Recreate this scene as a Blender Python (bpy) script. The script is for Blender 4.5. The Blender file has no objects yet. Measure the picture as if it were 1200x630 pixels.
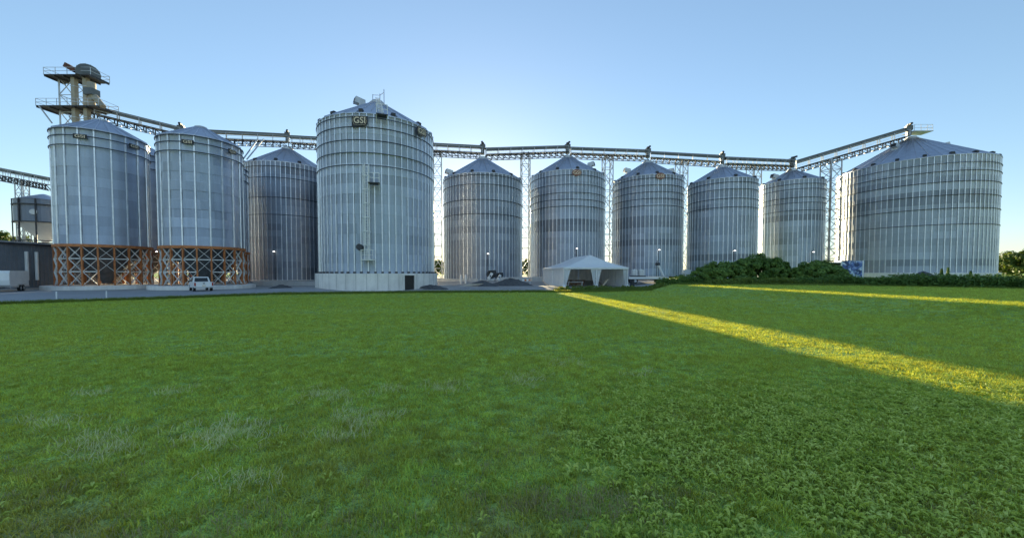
import bpy, math, random
import numpy as np
from mathutils import Vector, Matrix

# ------------------------------------------------------------------ camera, sky, sun, exposure
scene = bpy.context.scene
F, PX0, PY0, TILT, EYE = 445.0, 600.0, 334.0, math.radians(1.83), 2.2
cam_d = bpy.data.cameras.new('camera')
cam = bpy.data.objects.new('camera', cam_d)
scene.collection.objects.link(cam)
cam.location = (0, 0, EYE)
cam.rotation_euler = (math.pi / 2 - TILT, 0, 0)
cam_d.sensor_width = 36
cam_d.lens = F / 1200 * 36
cam_d.shift_y = (PY0 - 315) / 1200
cam_d.clip_start = 0.05
cam_d.clip_end = 6000
scene.camera = cam

SUN_AZ = math.atan(0.100)          # the sun stands this far left of straight ahead
SUN_EL = math.radians(9.0)
world = bpy.data.worlds.new('World')
scene.world = world
world.use_nodes = True
wn = world.node_tree
sky = wn.nodes.new('ShaderNodeTexSky')
sky.sky_type = 'NISHITA'
sky.sun_disc = False
sky.sun_elevation = SUN_EL
sky.sun_rotation = -SUN_AZ
sky.altitude = 50
sky.air_density = 1.0
sky.dust_density = 0.15
sky.ozone_density = 3.3
bg = wn.nodes['Background']
bg.inputs[1].default_value = 0.15
sky_tone = wn.nodes.new('ShaderNodeGamma')          # the camera's soft highlight curve, the same in every direction
sky_tone.inputs[1].default_value = 0.7
wn.links.new(sky.outputs[0], sky_tone.inputs[0])
wn.links.new(sky_tone.outputs[0], bg.inputs[0])

sun_d = bpy.data.lights.new('sun', 'SUN')
sun_d.energy = 5.0
sun_d.angle = math.radians(0.8)
sun_d.color = (1.0, 0.83, 0.50)
sun = bpy.data.objects.new('sun', sun_d)
scene.collection.objects.link(sun)
sdir = Vector((-math.sin(SUN_AZ) * math.cos(SUN_EL), math.cos(SUN_AZ) * math.cos(SUN_EL), math.sin(SUN_EL)))
sun.rotation_euler = (-sdir).to_track_quat('-Z', 'Y').to_euler()

scene.view_settings.view_transform = 'Standard'
scene.view_settings.look = 'None'
scene.view_settings.gamma = 1
scene.view_settings.exposure = 1.4
scene.view_settings.use_curve_mapping = False
scene.cycles.max_bounces = 8
scene.cycles.diffuse_bounces = 5
scene.cycles.use_denoising = True

rnd = random.Random(11)
R = math.radians
PI = math.pi
col = scene.collection

# ------------------------------------------------------------------ helpers
def at(px, py, Y):
    cx, cy = (px - PX0) / F, (PY0 - py) / F
    dy = math.cos(TILT) + cy * math.sin(TILT)
    dz = -math.sin(TILT) + cy * math.cos(TILT)
    return Vector((cx / dy * Y, Y, EYE + dz / dy * Y))

def sm(t):
    t = np.clip(t, 0, 1)
    return t * t * (3 - 2 * t)

EDGE_X = [-140, -80, -48, -36, -29.5, -23.8, -10, 0, 8, 17, 20, 22, 26, 40]
EDGE_Y = [20, 22, 24, 26.5, 32.6, 39, 42.5, 43.5, 44, 47.5, 52, 58, 64, 70]
def lawn_edge(x):
    return np.interp(x, EDGE_X, EDGE_Y)

def ground(x, y):
    x = np.asarray(x, float); y = np.asarray(y, float)
    w = sm((x - 13) / 8.0)                                   # towards the grassy bank on the right
    left = (0.2 + 0.2 * sm((x + 34) / 10.0)) * sm((y - lawn_edge(x) - 0.5) / 6.0)
    q = x + 0.1 * y                                          # the bank runs along the line q = 27
    right = 0.68 * sm((q - 20.5) / 6.0) * sm((y - 9) / 10.0)
    pad = 0.62 * sm((y - 57) / 6.0) * (1 - sm((y - 150) / 120.0)) * (1 - sm((np.abs(x) - 90) / 40.0))
    near = 0.03 * np.sin(x * 0.31 + 1) * np.sin(y * 0.23) * (1 - sm((y - 24) / 10))
    return left * (1 - w) + right * w + pad + near

def gz(x, y):
    return float(ground(x, y))

class MB:
    def __init__(self): self.v = []; self.f = []
    def quadface(self, pts):
        i = len(self.v); self.v += [tuple(p) for p in pts]; self.f.append(tuple(range(i, i + len(pts)))); return self
    def box(self, c, s, rot=None):
        i = len(self.v); c = Vector(c)
        for dx, dy, dz in ((-1,-1,-1),(1,-1,-1),(1,1,-1),(-1,1,-1),(-1,-1,1),(1,-1,1),(1,1,1),(-1,1,1)):
            p = Vector((dx * s[0] / 2, dy * s[1] / 2, dz * s[2] / 2))
            if rot is not None: p = rot @ p
            self.v.append(tuple(c + p))
        self.f += [tuple(i + k for k in q) for q in ((0,3,2,1),(4,5,6,7),(0,1,5,4),(1,2,6,5),(2,3,7,6),(3,0,4,7))]
        return self
    def bar(self, a, b, w, h=None, up=(0, 0, 1)):
        h = h or w; a = Vector(a); b = Vector(b); d = b - a; L = d.length
        if L < 1e-6: return self
        d.normalize(); up = Vector(up)
        if abs(d.dot(up)) > 0.97: up = Vector((0, 1, 0)) if abs(d.y) < 0.9 else Vector((1, 0, 0))
        sx = d.cross(up).normalized(); sz = sx.cross(d)
        return self.box((a + b) / 2, (w, L, h), Matrix((sx, d, sz)).transposed())
    def tube(self, a, b, r, n=8, r2=None, caps=True):
        r2 = r if r2 is None else r2; a = Vector(a); b = Vector(b); d = (b - a).normalized()
        up = Vector((0, 0, 1)) if abs(d.z) < 0.95 else Vector((1, 0, 0))
        s = d.cross(up).normalized(); t = s.cross(d); i = len(self.v)
        for p, rr in ((a, r), (b, r2)):
            for k in range(n):
                q = 2 * PI * k / n; self.v.append(tuple(p + (s * math.cos(q) + t * math.sin(q)) * rr))
        for k in range(n): self.f.append((i + k, i + (k + 1) % n, i + n + (k + 1) % n, i + n + k))
        if caps: self.f.append(tuple(range(i + n - 1, i - 1, -1))); self.f.append(tuple(range(i + n, i + 2 * n)))
        return self
    def lathe(self, prof, n=64, a0=0.0, a1=2 * PI, c=(0, 0, 0)):
        full = abs(a1 - a0 - 2 * PI) < 1e-6; m = n if full else n + 1; i = len(self.v)
        for r, z in prof:
            for k in range(m):
                q = a0 + (a1 - a0) * k / n; self.v.append((c[0] + r * math.cos(q), c[1] + r * math.sin(q), c[2] + z))
        for j in range(len(prof) - 1):
            for k in range(n):
                k2 = (k + 1) % m if full else k + 1
                self.f.append((i + j * m + k, i + j * m + k2, i + (j + 1) * m + k2, i + (j + 1) * m + k))
        return self
    def prism(self, poly, depth, mat=None):
        """poly: (x, z) outline, extruded along y from 0 to depth"""
        i = len(self.v); n = len(poly)
        for y in (0, depth):
            for x, z in poly:
                p = Vector((x, y, z)); self.v.append(tuple(mat @ p if mat else p))
        self.f.append(tuple(range(i, i + n))); self.f.append(tuple(range(i + 2 * n - 1, i + n - 1, -1)))
        for k in range(n): self.f.append((i + k, i + n + k, i + n + (k + 1) % n, i + (k + 1) % n))
        return self
    def mesh(self, name, mat, smooth=False):
        me = bpy.data.meshes.new(name); me.from_pydata(self.v, [], self.f); me.update()
        if mat: me.materials.append(mat)
        if smooth: me.polygons.foreach_set('use_smooth', [True] * len(me.polygons))
        return me
    def build(self, name, mat, parent=None, smooth=False, loc=None):
        return link(name, self.mesh(name, mat, smooth), parent, loc)

def link(name, me, parent=None, loc=None, rotz=None):
    o = bpy.data.objects.new(name, me); col.objects.link(o)
    if parent is not None: o.parent = parent
    if loc is not None: o.location = loc
    if rotz is not None: o.rotation_euler = (0, 0, rotz)
    return o

def tag(o, label, cat, group=None):
    o['label'] = label; o['category'] = cat
    if group: o['group'] = group
    return o
def struct(o): o['kind'] = 'structure'; return o
def stuff(o): o['kind'] = 'stuff'; return o
def thing(name, label, cat, loc, group=None, rotz=0):
    o = bpy.data.objects.new(name, None); col.objects.link(o)
    o.location = loc; o.rotation_euler = (0, 0, rotz); o.empty_display_size = 0.3
    return tag(o, label, cat, group)

# ------------------------------------------------------------------ materials
class NT:
    def __init__(self, name):
        self.m = bpy.data.materials.new(name); self.m.use_nodes = True
        self.t = self.m.node_tree; self.b = self.t.nodes['Principled BSDF']; self.out = self.t.nodes['Material Output']
    def n(self, typ, **kw):
        x = self.t.nodes.new('ShaderNode' + typ)
        for k, v in kw.items(): setattr(x, k, v)
        return x
    def l(self, a, b): self.t.links.new(a, b)
    def math(self, op, a, b=None):
        x = self.n('Math', operation=op)
        for i, q in enumerate((a, b)):
            if q is None: continue
            if isinstance(q, (int, float)): x.inputs[i].default_value = q
            else: self.l(q, x.inputs[i])
        return x.outputs[0]
    def noise(self, scale, detail=3, coord=None, rough=0.55, sc=None):
        x = self.n('TexNoise'); x.inputs['Scale'].default_value = scale; x.inputs['Detail'].default_value = detail
        x.inputs['Roughness'].default_value = rough
        if coord is not None:
            if sc:
                mp = self.n('Mapping'); mp.inputs['Scale'].default_value = sc; self.l(coord, mp.inputs[0]); coord = mp.outputs[0]
            self.l(coord, x.inputs['Vector'])
        return x.outputs['Fac']
    def ramp(self, fac, stops):
        x = self.n('ValToRGB'); e = x.color_ramp.elements
        while len(e) < len(stops): e.new(0.5)
        for k, (p, c) in enumerate(stops):
            e[k].position = p; e[k].color = (*c, 1) if len(c) == 3 else c
        self.l(fac, x.inputs[0]); return x.outputs[0]
    def mix(self, fac, a, b, blend='MIX'):
        x = self.n('Mix', data_type='RGBA', blend_type=blend)
        for s, q in ((x.inputs[0], fac), (x.inputs[6], a), (x.inputs[7], b)):
            if isinstance(q, (int, float)): s.default_value = q
            elif isinstance(q, tuple): s.default_value = (*q, 1)
            else: self.l(q, s)
        return x.outputs[2]
    def bump(self, h, strength, dist):
        x = self.n('Bump'); x.inputs['Strength'].default_value = strength; x.inputs['Distance'].default_value = dist
        self.l(h, x.inputs['Height']); self.l(x.outputs[0], self.b.inputs['Normal'])
    def col(self, c):
        if isinstance(c, tuple): self.b.inputs['Base Color'].default_value = (*c, 1)
        else: self.l(c, self.b.inputs['Base Color'])
    def set(self, rough=0.6, metal=0.0, spec=0.5):
        self.b.inputs['Roughness'].default_value = rough; self.b.inputs['Metallic'].default_value = metal
        self.b.inputs['Specular IOR Level'].default_value = spec
    def obj(self): return self.n('TexCoord').outputs['Object']
    def pos(self): return self.n('NewGeometry').outputs['Position']

def simple(name, c, rough=0.6, metal=0.0, var=0.15, scale=3.0, bump=0.0, spec=0.5):
    m = NT(name); p = m.pos()
    f = m.noise(scale, 4, p)
    lo = tuple(x * (1 - var) for x in c); hi = tuple(min(1, x * (1 + var)) for x in c)
    m.col(m.ramp(f, [(0.3, lo), (0.7, hi)])); m.set(rough, metal, spec)
    if bump: m.bump(m.noise(scale * 6, 4, p), 0.6, bump)
    return m.m

def galvanised(name, base, panels, var=0.10, rough=0.36, metal=0.88, corr=True):
    """corrugated galvanised sheet: tone differs from sheet to sheet, spangle and faint run marks"""
    m = NT(name); o = m.obj()
    sep = m.n('SeparateXYZ'); m.l(o, sep.inputs[0])
    ang = m.math('ARCTAN2', sep.outputs[1], sep.outputs[0])
    cell = m.math('FLOOR', m.math('MULTIPLY', ang, panels / (2 * PI)))
    oi = m.n('ObjectInfo')
    cmb = m.n('CombineXYZ'); m.l(cell, cmb.inputs[0]); m.l(oi.outputs['Random'], cmb.inputs[1])
    wn_ = m.n('TexWhiteNoise', noise_dimensions='3D'); m.l(cmb.outputs[0], wn_.inputs['Vector'])
    v1 = m.math('MULTIPLY', m.math('SUBTRACT', wn_.outputs['Value'], 0.5), var)
    v2 = m.math('MULTIPLY', m.math('SUBTRACT', oi.outputs['Random'], 0.5), var * 0.7)
    sp = m.math('MULTIPLY', m.math('SUBTRACT', m.noise(9, 3, m.pos()), 0.5), 0.22)
    st = m.math('MULTIPLY', m.math('SUBTRACT', m.noise(1.0, 4, m.pos(), sc=(1.6, 1.6, 0.12)), 0.5), 0.45)
    tot = m.math('ADD', m.math('ADD', v1, v2), m.math('ADD', sp, st))
    k = m.math('ADD', tot, 1.0)
    cc = m.n('VectorMath', operation='SCALE'); cc.inputs[0].default_value = base; m.l(k, cc.inputs['Scale'])
    m.col(cc.outputs[0]); m.set(rough, metal)
    rr = m.math('ADD', m.math('MULTIPLY', wn_.outputs['Value'], 0.10), rough - 0.05); m.l(rr, m.b.inputs['Roughness'])
    if corr:
        w = m.math('SINE', m.math('MULTIPLY', sep.outputs[2], 2 * PI / 0.102))
        m.bump(w, 0.8, 0.012)
    return m.m

M = {}
M['sheet'] = galvanised('bin_sheet', (0.54, 0.58, 0.65), 16, var=0.22)
M['sheet_old'] = galvanised('bin_sheet_weathered', (0.34, 0.37, 0.42), 16, var=0.32, rough=0.5)
M['sheet_mid'] = galvanised('bin_sheet_dull', (0.44, 0.475, 0.54), 16, var=0.30, rough=0.46)
M['sheet_big'] = galvanised('bin_sheet_large', (0.52, 0.545, 0.60), 24, var=0.28, rough=0.5)
M['sheet_dark'] = galvanised('bin_sheet_dark_row', (0.29, 0.31, 0.35), 16, var=0.3, rough=0.5)
M['sheet_dim'] = galvanised('bin_sheet_dim_row', (0.38, 0.40, 0.45), 24, var=0.3, rough=0.5)
M['hopper_sheet'] = galvanised('hopper_bin_sheet', (0.54, 0.59, 0.67), 20, var=0.2, rough=0.36)
M['roof'] = galvanised('roof_sheet', (0.48, 0.51, 0.58), 20, var=0.12, rough=0.45, corr=False)
M['post'] = simple('galvanised_post', (0.76, 0.79, 0.83), 0.42, 0.78, 0.12, 2.0)
M['hoop'] = simple('wind_hoop_steel', (0.045, 0.05, 0.06), 0.6, 0.2, 0.2, 2.0)
M['steel'] = simple('galvanised_steel', (0.50, 0.52, 0.54), 0.5, 0.7, 0.15, 2.0)
M['dark_steel'] = simple('dark_steel', (0.06, 0.062, 0.07), 0.6, 0.4, 0.25, 2.0)
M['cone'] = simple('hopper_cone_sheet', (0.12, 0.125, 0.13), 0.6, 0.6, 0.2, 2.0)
M['trough'] = simple('conveyor_casing', (0.13, 0.14, 0.14), 0.5, 0.6, 0.12, 1.0)
M['beige'] = simple('leg_casing', (0.36, 0.32, 0.25), 0.6, 0.2, 0.15, 1.0)
M['rust'] = simple('red_oxide_steel', (0.50, 0.18, 0.06), 0.7, 0.0, 0.3, 2.5)
M['brace'] = simple('brace_steel', (0.85, 0.84, 0.80), 0.5, 0.1, 0.12, 3.0)
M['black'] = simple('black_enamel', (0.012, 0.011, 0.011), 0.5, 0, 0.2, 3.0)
M['cream'] = simple('cream_lettering', (0.75, 0.62, 0.45), 0.5, 0, 0.05, 3.0)
M['sign_red'] = simple('sign_red_brown', (0.22, 0.06, 0.035), 0.5, 0, 0.15, 3.0)
M['white'] = simple('white_enamel', (0.80, 0.80, 0.79), 0.35, 0, 0.06, 1.0)
M['grey_wall'] = simple('blue_grey_cladding', (0.20, 0.22, 0.25), 0.55, 0.15, 0.15, 0.6)
M['rubber'] = simple('tyre_rubber', (0.015, 0.015, 0.016), 0.8, 0, 0.2, 5)
M['glass'] = simple('dark_window_glass', (0.012, 0.015, 0.018), 0.08, 0, 0.1, 1)
M['wood'] = simple('brown_wood', (0.20, 0.09, 0.04), 0.7, 0, 0.35, 5)
M['pale_wood'] = simple('pale_wood', (0.55, 0.45, 0.33), 0.7, 0, 0.2, 4)
M['rusty'] = simple('rusty_iron', (0.12, 0.05, 0.035), 0.8, 0.1, 0.5, 4)
M['bark'] = simple('bark', (0.10, 0.075, 0.05), 0.9, 0, 0.3, 6)
M['orange'] = simple('orange_plastic', (0.60, 0.17, 0.03), 0.5, 0, 0.1, 4)

def lit(name, c, s):
    m = NT(name); m.col(c); m.b.inputs['Emission Color'].default_value = (*c, 1); m.b.inputs['Emission Strength'].default_value = s
    return m.m
M['lamp'] = lit('lamp_lens', (1.0, 0.98, 0.94), 1.6)
M['red_lens'] = simple('red_tail_lens', (0.35, 0.012, 0.012), 0.25, 0, 0.05, 1)

def concrete(name, c):
    m = NT(name); p = m.pos()
    a = m.noise(0.5, 6, p); b = m.noise(1.0, 4, p, sc=(2.2, 2.2, 0.25)); d = m.noise(14, 3, p)
    k = m.math('ADD', m.math('MULTIPLY', a, 0.5), m.math('ADD', m.math('MULTIPLY', b, 0.35), m.math('MULTIPLY', d, 0.2)))
    m.col(m.ramp(k, [(0.3, tuple(x * 0.66 for x in c)), (0.72, tuple(x * 1.15 for x in c))])); m.set(0.85)
    m.bump(d, 0.4, 0.01); return m.m
M['concrete'] = concrete('concrete', (0.86, 0.82, 0.77))
M['concrete_low'] = concrete('concrete_weathered', (0.55, 0.535, 0.52))

def gravelly(name, lo, hi, s=3.0, b=0.03):
    m = NT(name); p = m.pos()
    a = m.noise(0.35, 5, p); d = m.noise(s, 6, p, 0.7); e = m.noise(26, 3, p)
    k = m.math('ADD', m.math('MULTIPLY', a, 0.45), m.math('ADD', m.math('MULTIPLY', d, 0.35), m.math('MULTIPLY', e, 0.25)))
    m.col(m.ramp(k, [(0.36, lo), (0.68, hi)])); m.set(0.9); m.bump(m.math('ADD', d, e), 0.7, b); return m.m
M['yard'] = gravelly('yard_gravel', (0.22, 0.21, 0.20), (0.48, 0.46, 0.44))
M['pile'] = gravelly('dark_gravel', (0.05, 0.052, 0.058), (0.15, 0.152, 0.16), 4, 0.08)
M['asphalt'] = gravelly('asphalt', (0.27, 0.27, 0.28), (0.38, 0.38, 0.39), 1.5, 0.01)

def turf_colour(m, blades=True):
    """patchy lawn: fresh, yellowish, dark and dry areas, mower passes whose sheen is painted in as faint bands"""
    p = m.pos()
    big = m.noise(0.16, 4, p); mid = m.noise(0.9, 4, p); band = m.noise(0.5, 3, p, sc=(0.10, 1.3, 0.3)); fine = m.noise(9, 3, p)
    c = m.ramp(big, [(0.32, (0.38, 0.60, 0.16)), (0.50, (0.43, 0.63, 0.16)), (0.68, (0.50, 0.65, 0.17))])
    c = m.mix(m.ramp(mid, [(0.42, (0, 0, 0)), (0.70, (0.75, 0.75, 0.75))]), c, (0.31, 0.54, 0.16))
    c = m.mix(m.ramp(band, [(0.45, (0, 0, 0)), (0.66, (0.5, 0.5, 0.5))]), c, (0.33, 0.52, 0.14))  # mower stripes: light on leaning blades painted as darker bands
    sx = m.n('SeparateXYZ'); m.l(p, sx.inputs[0])
    near = m.n('MapRange'); near.inputs[1].default_value = 6.5; near.inputs[2].default_value = 3.0; m.l(sx.outputs[1], near.inputs[0])
    dry = m.ramp(m.noise(0.55, 4, p), [(0.42, (0, 0, 0)), (0.62, (0.8, 0.8, 0.8))])
    c = m.mix(m.math('MULTIPLY', near.outputs[0], dry), c, (0.38, 0.35, 0.16))
    c = m.mix(m.math('MULTIPLY', fine, 0.4), c, (0.42, 0.52, 0.10), 'MIX')
    cl = m.n('VectorMath', operation='SCALE'); m.l(c, cl.inputs[0]); m.l(m.ramp(m.noise(3.2, 4, p, 0.65), [(0.30, (.62, .62, .62)), (0.5, (1, 1, 1)), (0.70, (1.3, 1.3, 1.3))]), cl.inputs['Scale']); c = cl.outputs[0]
    if blades:                                              # each blade has its own tone
        isl = m.n('NewGeometry').outputs['Random Per Island']; oi = m.n('ObjectInfo').outputs['Random']
        k = m.math('FRACT', m.math('ADD', isl, oi))
        g = m.n('VectorMath', operation='SCALE'); m.l(c, g.inputs[0]); m.l(m.ramp(k, [(0.0, (.28, .28, .28)), (.5, (.95, .95, .95)), (1.0, (1.6, 1.6, 1.6))]), g.inputs['Scale']); c = g.outputs[0]
        c = m.mix(m.ramp(m.math('FRACT', m.math('MULTIPLY', k, 7.0)), [(.92, (0, 0, 0)), (.95, (.6, .6, .6))]), c, (0.50, 0.47, 0.19))
    return c

def soil():
    m = NT('lawn_ground'); p = m.pos()
    c = turf_colour(m, False)
    sx = m.n('SeparateXYZ'); m.l(p, sx.inputs[0])
    far = m.n('MapRange'); far.inputs[1].default_value = 6; far.inputs[2].default_value = 45; m.l(sx.outputs[1], far.inputs[0])
    c2 = m.mix(m.ramp(m.noise(34, 2, p), [(.40, (.6, .6, .6)), (.56, (0, 0, 0))]), c, (0.09, 0.12, 0.03))
    m.col(c2); m.set(0.95, 0, 0.1)
    m.bump(m.noise(7, 4, p), 0.5, 0.04); return m.m
M['soil'] = soil()

def leafy(name, fn, back, trans=0.35, rough=0.5, spec=0.4):
    """thin leaf: glossy green above, lets light through from behind"""
    m = NT(name); c = fn(m); m.col(c); m.set(rough, 0, spec)
    tr = m.n('BsdfTranslucent'); m.l(m.mix(0.65, c, back), tr.inputs[0])
    mx = m.n('MixShader'); mx.inputs[0].default_value = trans
    m.l(m.b.outputs[0], mx.inputs[1]); m.l(tr.outputs[0], mx.inputs[2]); m.l(mx.outputs[0], m.out.inputs[0])
    return m.m
def vary(cols, scale=1.2):
    def fn(m):
        oi = m.n('ObjectInfo')
        isl = m.n('NewGeometry').outputs['Random Per Island']
        k = m.math('ADD', m.math('MULTIPLY', m.noise(scale, 4, m.pos()), 0.6), m.math('ADD', m.math('MULTIPLY', oi.outputs['Random'], 0.1), m.math('MULTIPLY', isl, 0.3)))
        return m.ramp(k, [(0.25 + 0.5 * i / (len(cols) - 1), c) for i, c in enumerate(cols)])
    return fn
M['grass'] = leafy('grass_blade', turf_colour, (1.0, 0.82, 0.003), 0.52, 0.55, 0.2)
M['grass_pale'] = leafy('pale_grass_blade', vary([(0.70, 0.70, 0.34), (0.95, 0.93, 0.60)]), (0.6, 0.55, 0.2), 0.35, 0.6, 0.15)
M['grass_dry'] = leafy('dry_grass_blade', vary([(0.34, 0.28, 0.13), (0.52, 0.44, 0.24)]), (0.4, 0.32, 0.1), 0.3, 0.6, 0.3)
M['weed'] = leafy('weed_leaf', vary([(0.26, 0.36, 0.05), (0.54, 0.66, 0.11), (0.80, 0.88, 0.26)], 3), (0.4, 0.38, 0.03), 0.3, 0.45, 0.4)
M['tall_grass'] = leafy('tall_grass_blade', vary([(0.10, 0.18, 0.035), (0.19, 0.27, 0.06)], 0.6), (0.55, 0.50, 0.04), 0.35, 0.5, 0.3)
M['bush'] = leafy('bush_leaf', vary([(0.06, 0.13, 0.025), (0.14, 0.25, 0.05), (0.30, 0.43, 0.09)], 1.5), (0.16, 0.22, 0.02), 0.25, 0.5, 0.3)
M['hedge'] = leafy('hedge_leaf', vary([(0.06, 0.13, 0.028), (0.11, 0.21, 0.045), (0.20, 0.31, 0.07)], 1.2), (0.2, 0.24, 0.03), 0.25, 0.5, 0.3)
M['tree'] = leafy('tree_leaf', vary([(0.05, 0.10, 0.022), (0.12, 0.19, 0.04)], 0.5), (0.22, 0.26, 0.03), 0.35, 0.5, 0.3)

def canvas():
    m = NT('tent_canvas'); p = m.pos()
    m.col(m.ramp(m.noise(0.8, 4, p), [(0.3, (0.78, 0.79, 0.81)), (0.7, (0.88, 0.88, 0.88))])); m.set(0.6)
    tr = m.n('BsdfTranslucent'); tr.inputs[0].default_value = (0.75, 0.68, 0.58, 1)
    mx = m.n('MixShader'); mx.inputs[0].default_value = 0.08
    m.bump(m.noise(2.5, 3, p, sc=(1, 1, 0.3)), 0.4, 0.05)
    m.l(m.b.outputs[0], mx.inputs[1]); m.l(tr.outputs[0], mx.inputs[2]); m.l(mx.outputs[0], m.out.inputs[0]); return m.m
M['canvas'] = canvas()

def mural():
    m = NT('painted_mural'); p = m.pos()
    f = m.noise(0.9, 4, p, 0.6); g = m.noise(1.3, 3, p)
    c = m.ramp(f, [(0.36, (0.55, 0.62, 0.75)), (0.46, (0.12, 0.22, 0.55)), (0.53, (0.03, 0.06, 0.22)), (0.60, (0.35, 0.50, 0.75)), (0.68, (0.75, 0.78, 0.82))])
    m.col(m.mix(m.ramp(g, [(0.56, (0, 0, 0)), (0.60, (1, 1, 1))]), c, (0.03, 0.06, 0.16))); m.set(0.5); return m.m
M['mural'] = mural()

# ------------------------------------------------------------------ ground sheets
def sheet_mesh(name, xs, yfun, mat, dz=0.0):
    """grid: columns at xs, each running over its own list of y"""
    v = []; f = []; m = None
    for x in xs:
        ys = yfun(x); m = len(ys)
        zs = ground(np.full(m, x), np.array(ys)) + dz
        v += [(x, float(y), float(z)) for y, z in zip(ys, zs)]
    for i in range(len(xs) - 1):
        for j in range(m - 1):
            a = i * m + j; f.append((a, a + m, a + m + 1, a + 1))
    me = bpy.data.meshes.new(name); me.from_pydata(v, [], f); me.materials.append(mat); me.update()
    me.polygons.foreach_set('use_smooth', [True] * len(f))
    return me
def axis(a, b, step): return list(np.arange(a, b + 1e-6, step))
xs = [-3000, -1200, -500, -250] + axis(-150, -66, 4) + axis(-64, 64, 1.0) + axis(66, 150, 4) + [250, 500, 1200, 3000]
ys = [-60, -30, -14] + axis(-8, 70, 1.0) + axis(73, 130, 3) + axis(140, 300, 20) + [400, 700, 1500, 4000]
struct(link('lawn', sheet_mesh('lawn', xs, lambda x: ys, M['soil'])))
yx = axis(-140, -66, 4) + axis(-64, 26, 1.0)
struct(link('yard', sheet_mesh('yard', yx, lambda x: list(np.linspace(lawn_edge(x), 63, 40)) + list(np.linspace(64, 150, 40)), M['yard'], 0.02)))
rx = axis(-140, -66, 4) + axis(-64, -16, 1.0)
def road_y(x):
    a = lawn_edge(x) + 0.3; b = a + float(np.interp(x, [-60, -40, -30, -22, -16], [18, 15, 11, 4.2, 2.0]))
    return list(np.linspace(a, b, 22))
struct(link('road', sheet_mesh('road', rx, road_y, M['asphalt'], 0.05)))

kb = MB(); kx = axis(-24, 5, 1.0)
for x in kx:
    y = float(lawn_edge(x)); z = gz(x, y)
    kb.v += [(x, y - .05, z - .1), (x, y - .05, z + .10), (x, y + .35, z + .12), (x, y + .35, z - .05)]
for k in range(len(kx) - 1):
    for j in range(3): kb.f.append((4 * k + j, 4 * k + 4 + j, 4 * k + 5 + j, 4 * k + 1 + j))
struct(kb.build('kerb', M['concrete'], None))

# ------------------------------------------------------------------ grain bins
def wedge_mesh(Rr, h, n, rc, mat):
    """one roof sheet with a folded rib along one edge"""
    b = MB(); a = PI / n * 0.985
    ro = Rr + 0.12; zo = -0.05
    def p(r, q, z): return (r * math.cos(q), r * math.sin(q), z)
    zc = h * (1 - rc / Rr)
    b.quadface([p(ro, -a, zo), p(ro, a, zo), p(rc, a, zc), p(rc, -a, zc)])
    b.quadface([p(ro, -a, zo - 0.06), p(ro, a, zo - 0.06), p(ro, a, zo), p(ro, -a, zo)])
    w0, w1 = 0.05 / ro, 0.05 / rc
    q0, q1 = a - w0, a + w0; t0, t1 = a - w1, a + w1
    b.quadface([p(ro, q0, zo + .004), p(ro, a, zo + 0.11), p(rc, a, zc + 0.10), p(rc, t0, zc + .004)])
    b.quadface([p(ro, a, zo + 0.11), p(ro, q1, zo + .004), p(rc, t1, zc + .004), p(rc, a, zc + 0.10)])
    b.quadface([p(ro, q0, zo), p(ro, q1, zo), p(ro, a, zo + 0.11)])
    return b.mesh('roof_panel', mat)

def sign_part(root, Rr, ang, z, w, h, style):
    """maker's plate on the wall, facing outwards at angle ang"""
    rot = ang + PI / 2
    bx = MB(); d = 0.05
    if style == 'plate':
        poly = [(-w/2, h/2), (w/2, h/2), (w/2, -h*0.18), (w*0.42, -h*0.28), (-w*0.28, -h*0.5), (-w/2, -h*0.5)]
        m1, m2, tz, ts = M['black'], M['cream'], h * 0.10, h * 0.62
    elif style == 'oval':
        poly = [(w/2 * math.cos(t) * (1 if abs(math.cos(t)) < .9 else 1), h/2 * math.sin(t)) for t in np.linspace(0, 2*PI, 15)[:-1]]
        poly = poly[::-1]
        m1, m2, tz, ts = M['sign_red'], M['cream'], -0.02, h * 0.55
    else:
        poly = [(-w/2, h/2), (w/2, h/2), (w/2, -h/2), (-w/2, -h/2)]
        m1, m2, tz, ts = M['black'], M['cream'], 0.0, h * 0.72
    bx.prism(poly, d)
    o = bx.build('sign', m1, root)
    o.location = ((Rr + 0.24) * math.cos(ang), (Rr + 0.24) * math.sin(ang), z); o.rotation_euler = (0, 0, rot)
    cu = bpy.data.curves.new('sign_text', 'FONT'); cu.body = 'GSI'; cu.align_x = 'CENTER'; cu.align_y = 'CENTER'
    cu.size = ts * 1.25; cu.extrude = 0.008; cu.offset = ts * 0.022; cu.space_character = 1.02
    to = bpy.data.objects.new('tmp', cu); col.objects.link(to)
    dg = bpy.context.evaluated_depsgraph_get(); me = bpy.data.meshes.new_from_object(to.evaluated_get(dg))
    bpy.data.objects.remove(to); me.materials.clear(); me.materials.append(m2)
    t = link('lettering', me, o, (0, -0.012, tz)); t.rotation_euler = (PI / 2, 0, 0)
    xs_ = [v.co.x for v in me.vertices]; t.scale = (w * 0.72 / max(0.01, max(xs_) - min(xs_)), 1, 1)
    if style != 'small':                                     # six-sided outline round the letters
        fr = MB(); hw, hh = w * 0.44, ts * 0.58
        pts = [(-hw, 0), (-hw * .82, hh), (0, hh * 1.12), (hw * .82, hh), (hw, 0), (hw * .82, -hh), (0, -hh * 1.12), (-hw * .82, -hh)]
        for k in range(8):
            p, q = pts[k], pts[(k + 1) % 8]
            fr.bar((p[0], -0.012, p[1] + tz), (q[0], -0.012, q[1] + tz), 0.02, 0.035 * h / 0.9, up=(0, 1, 0))
        fr.build('outline', m2, o)

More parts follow.
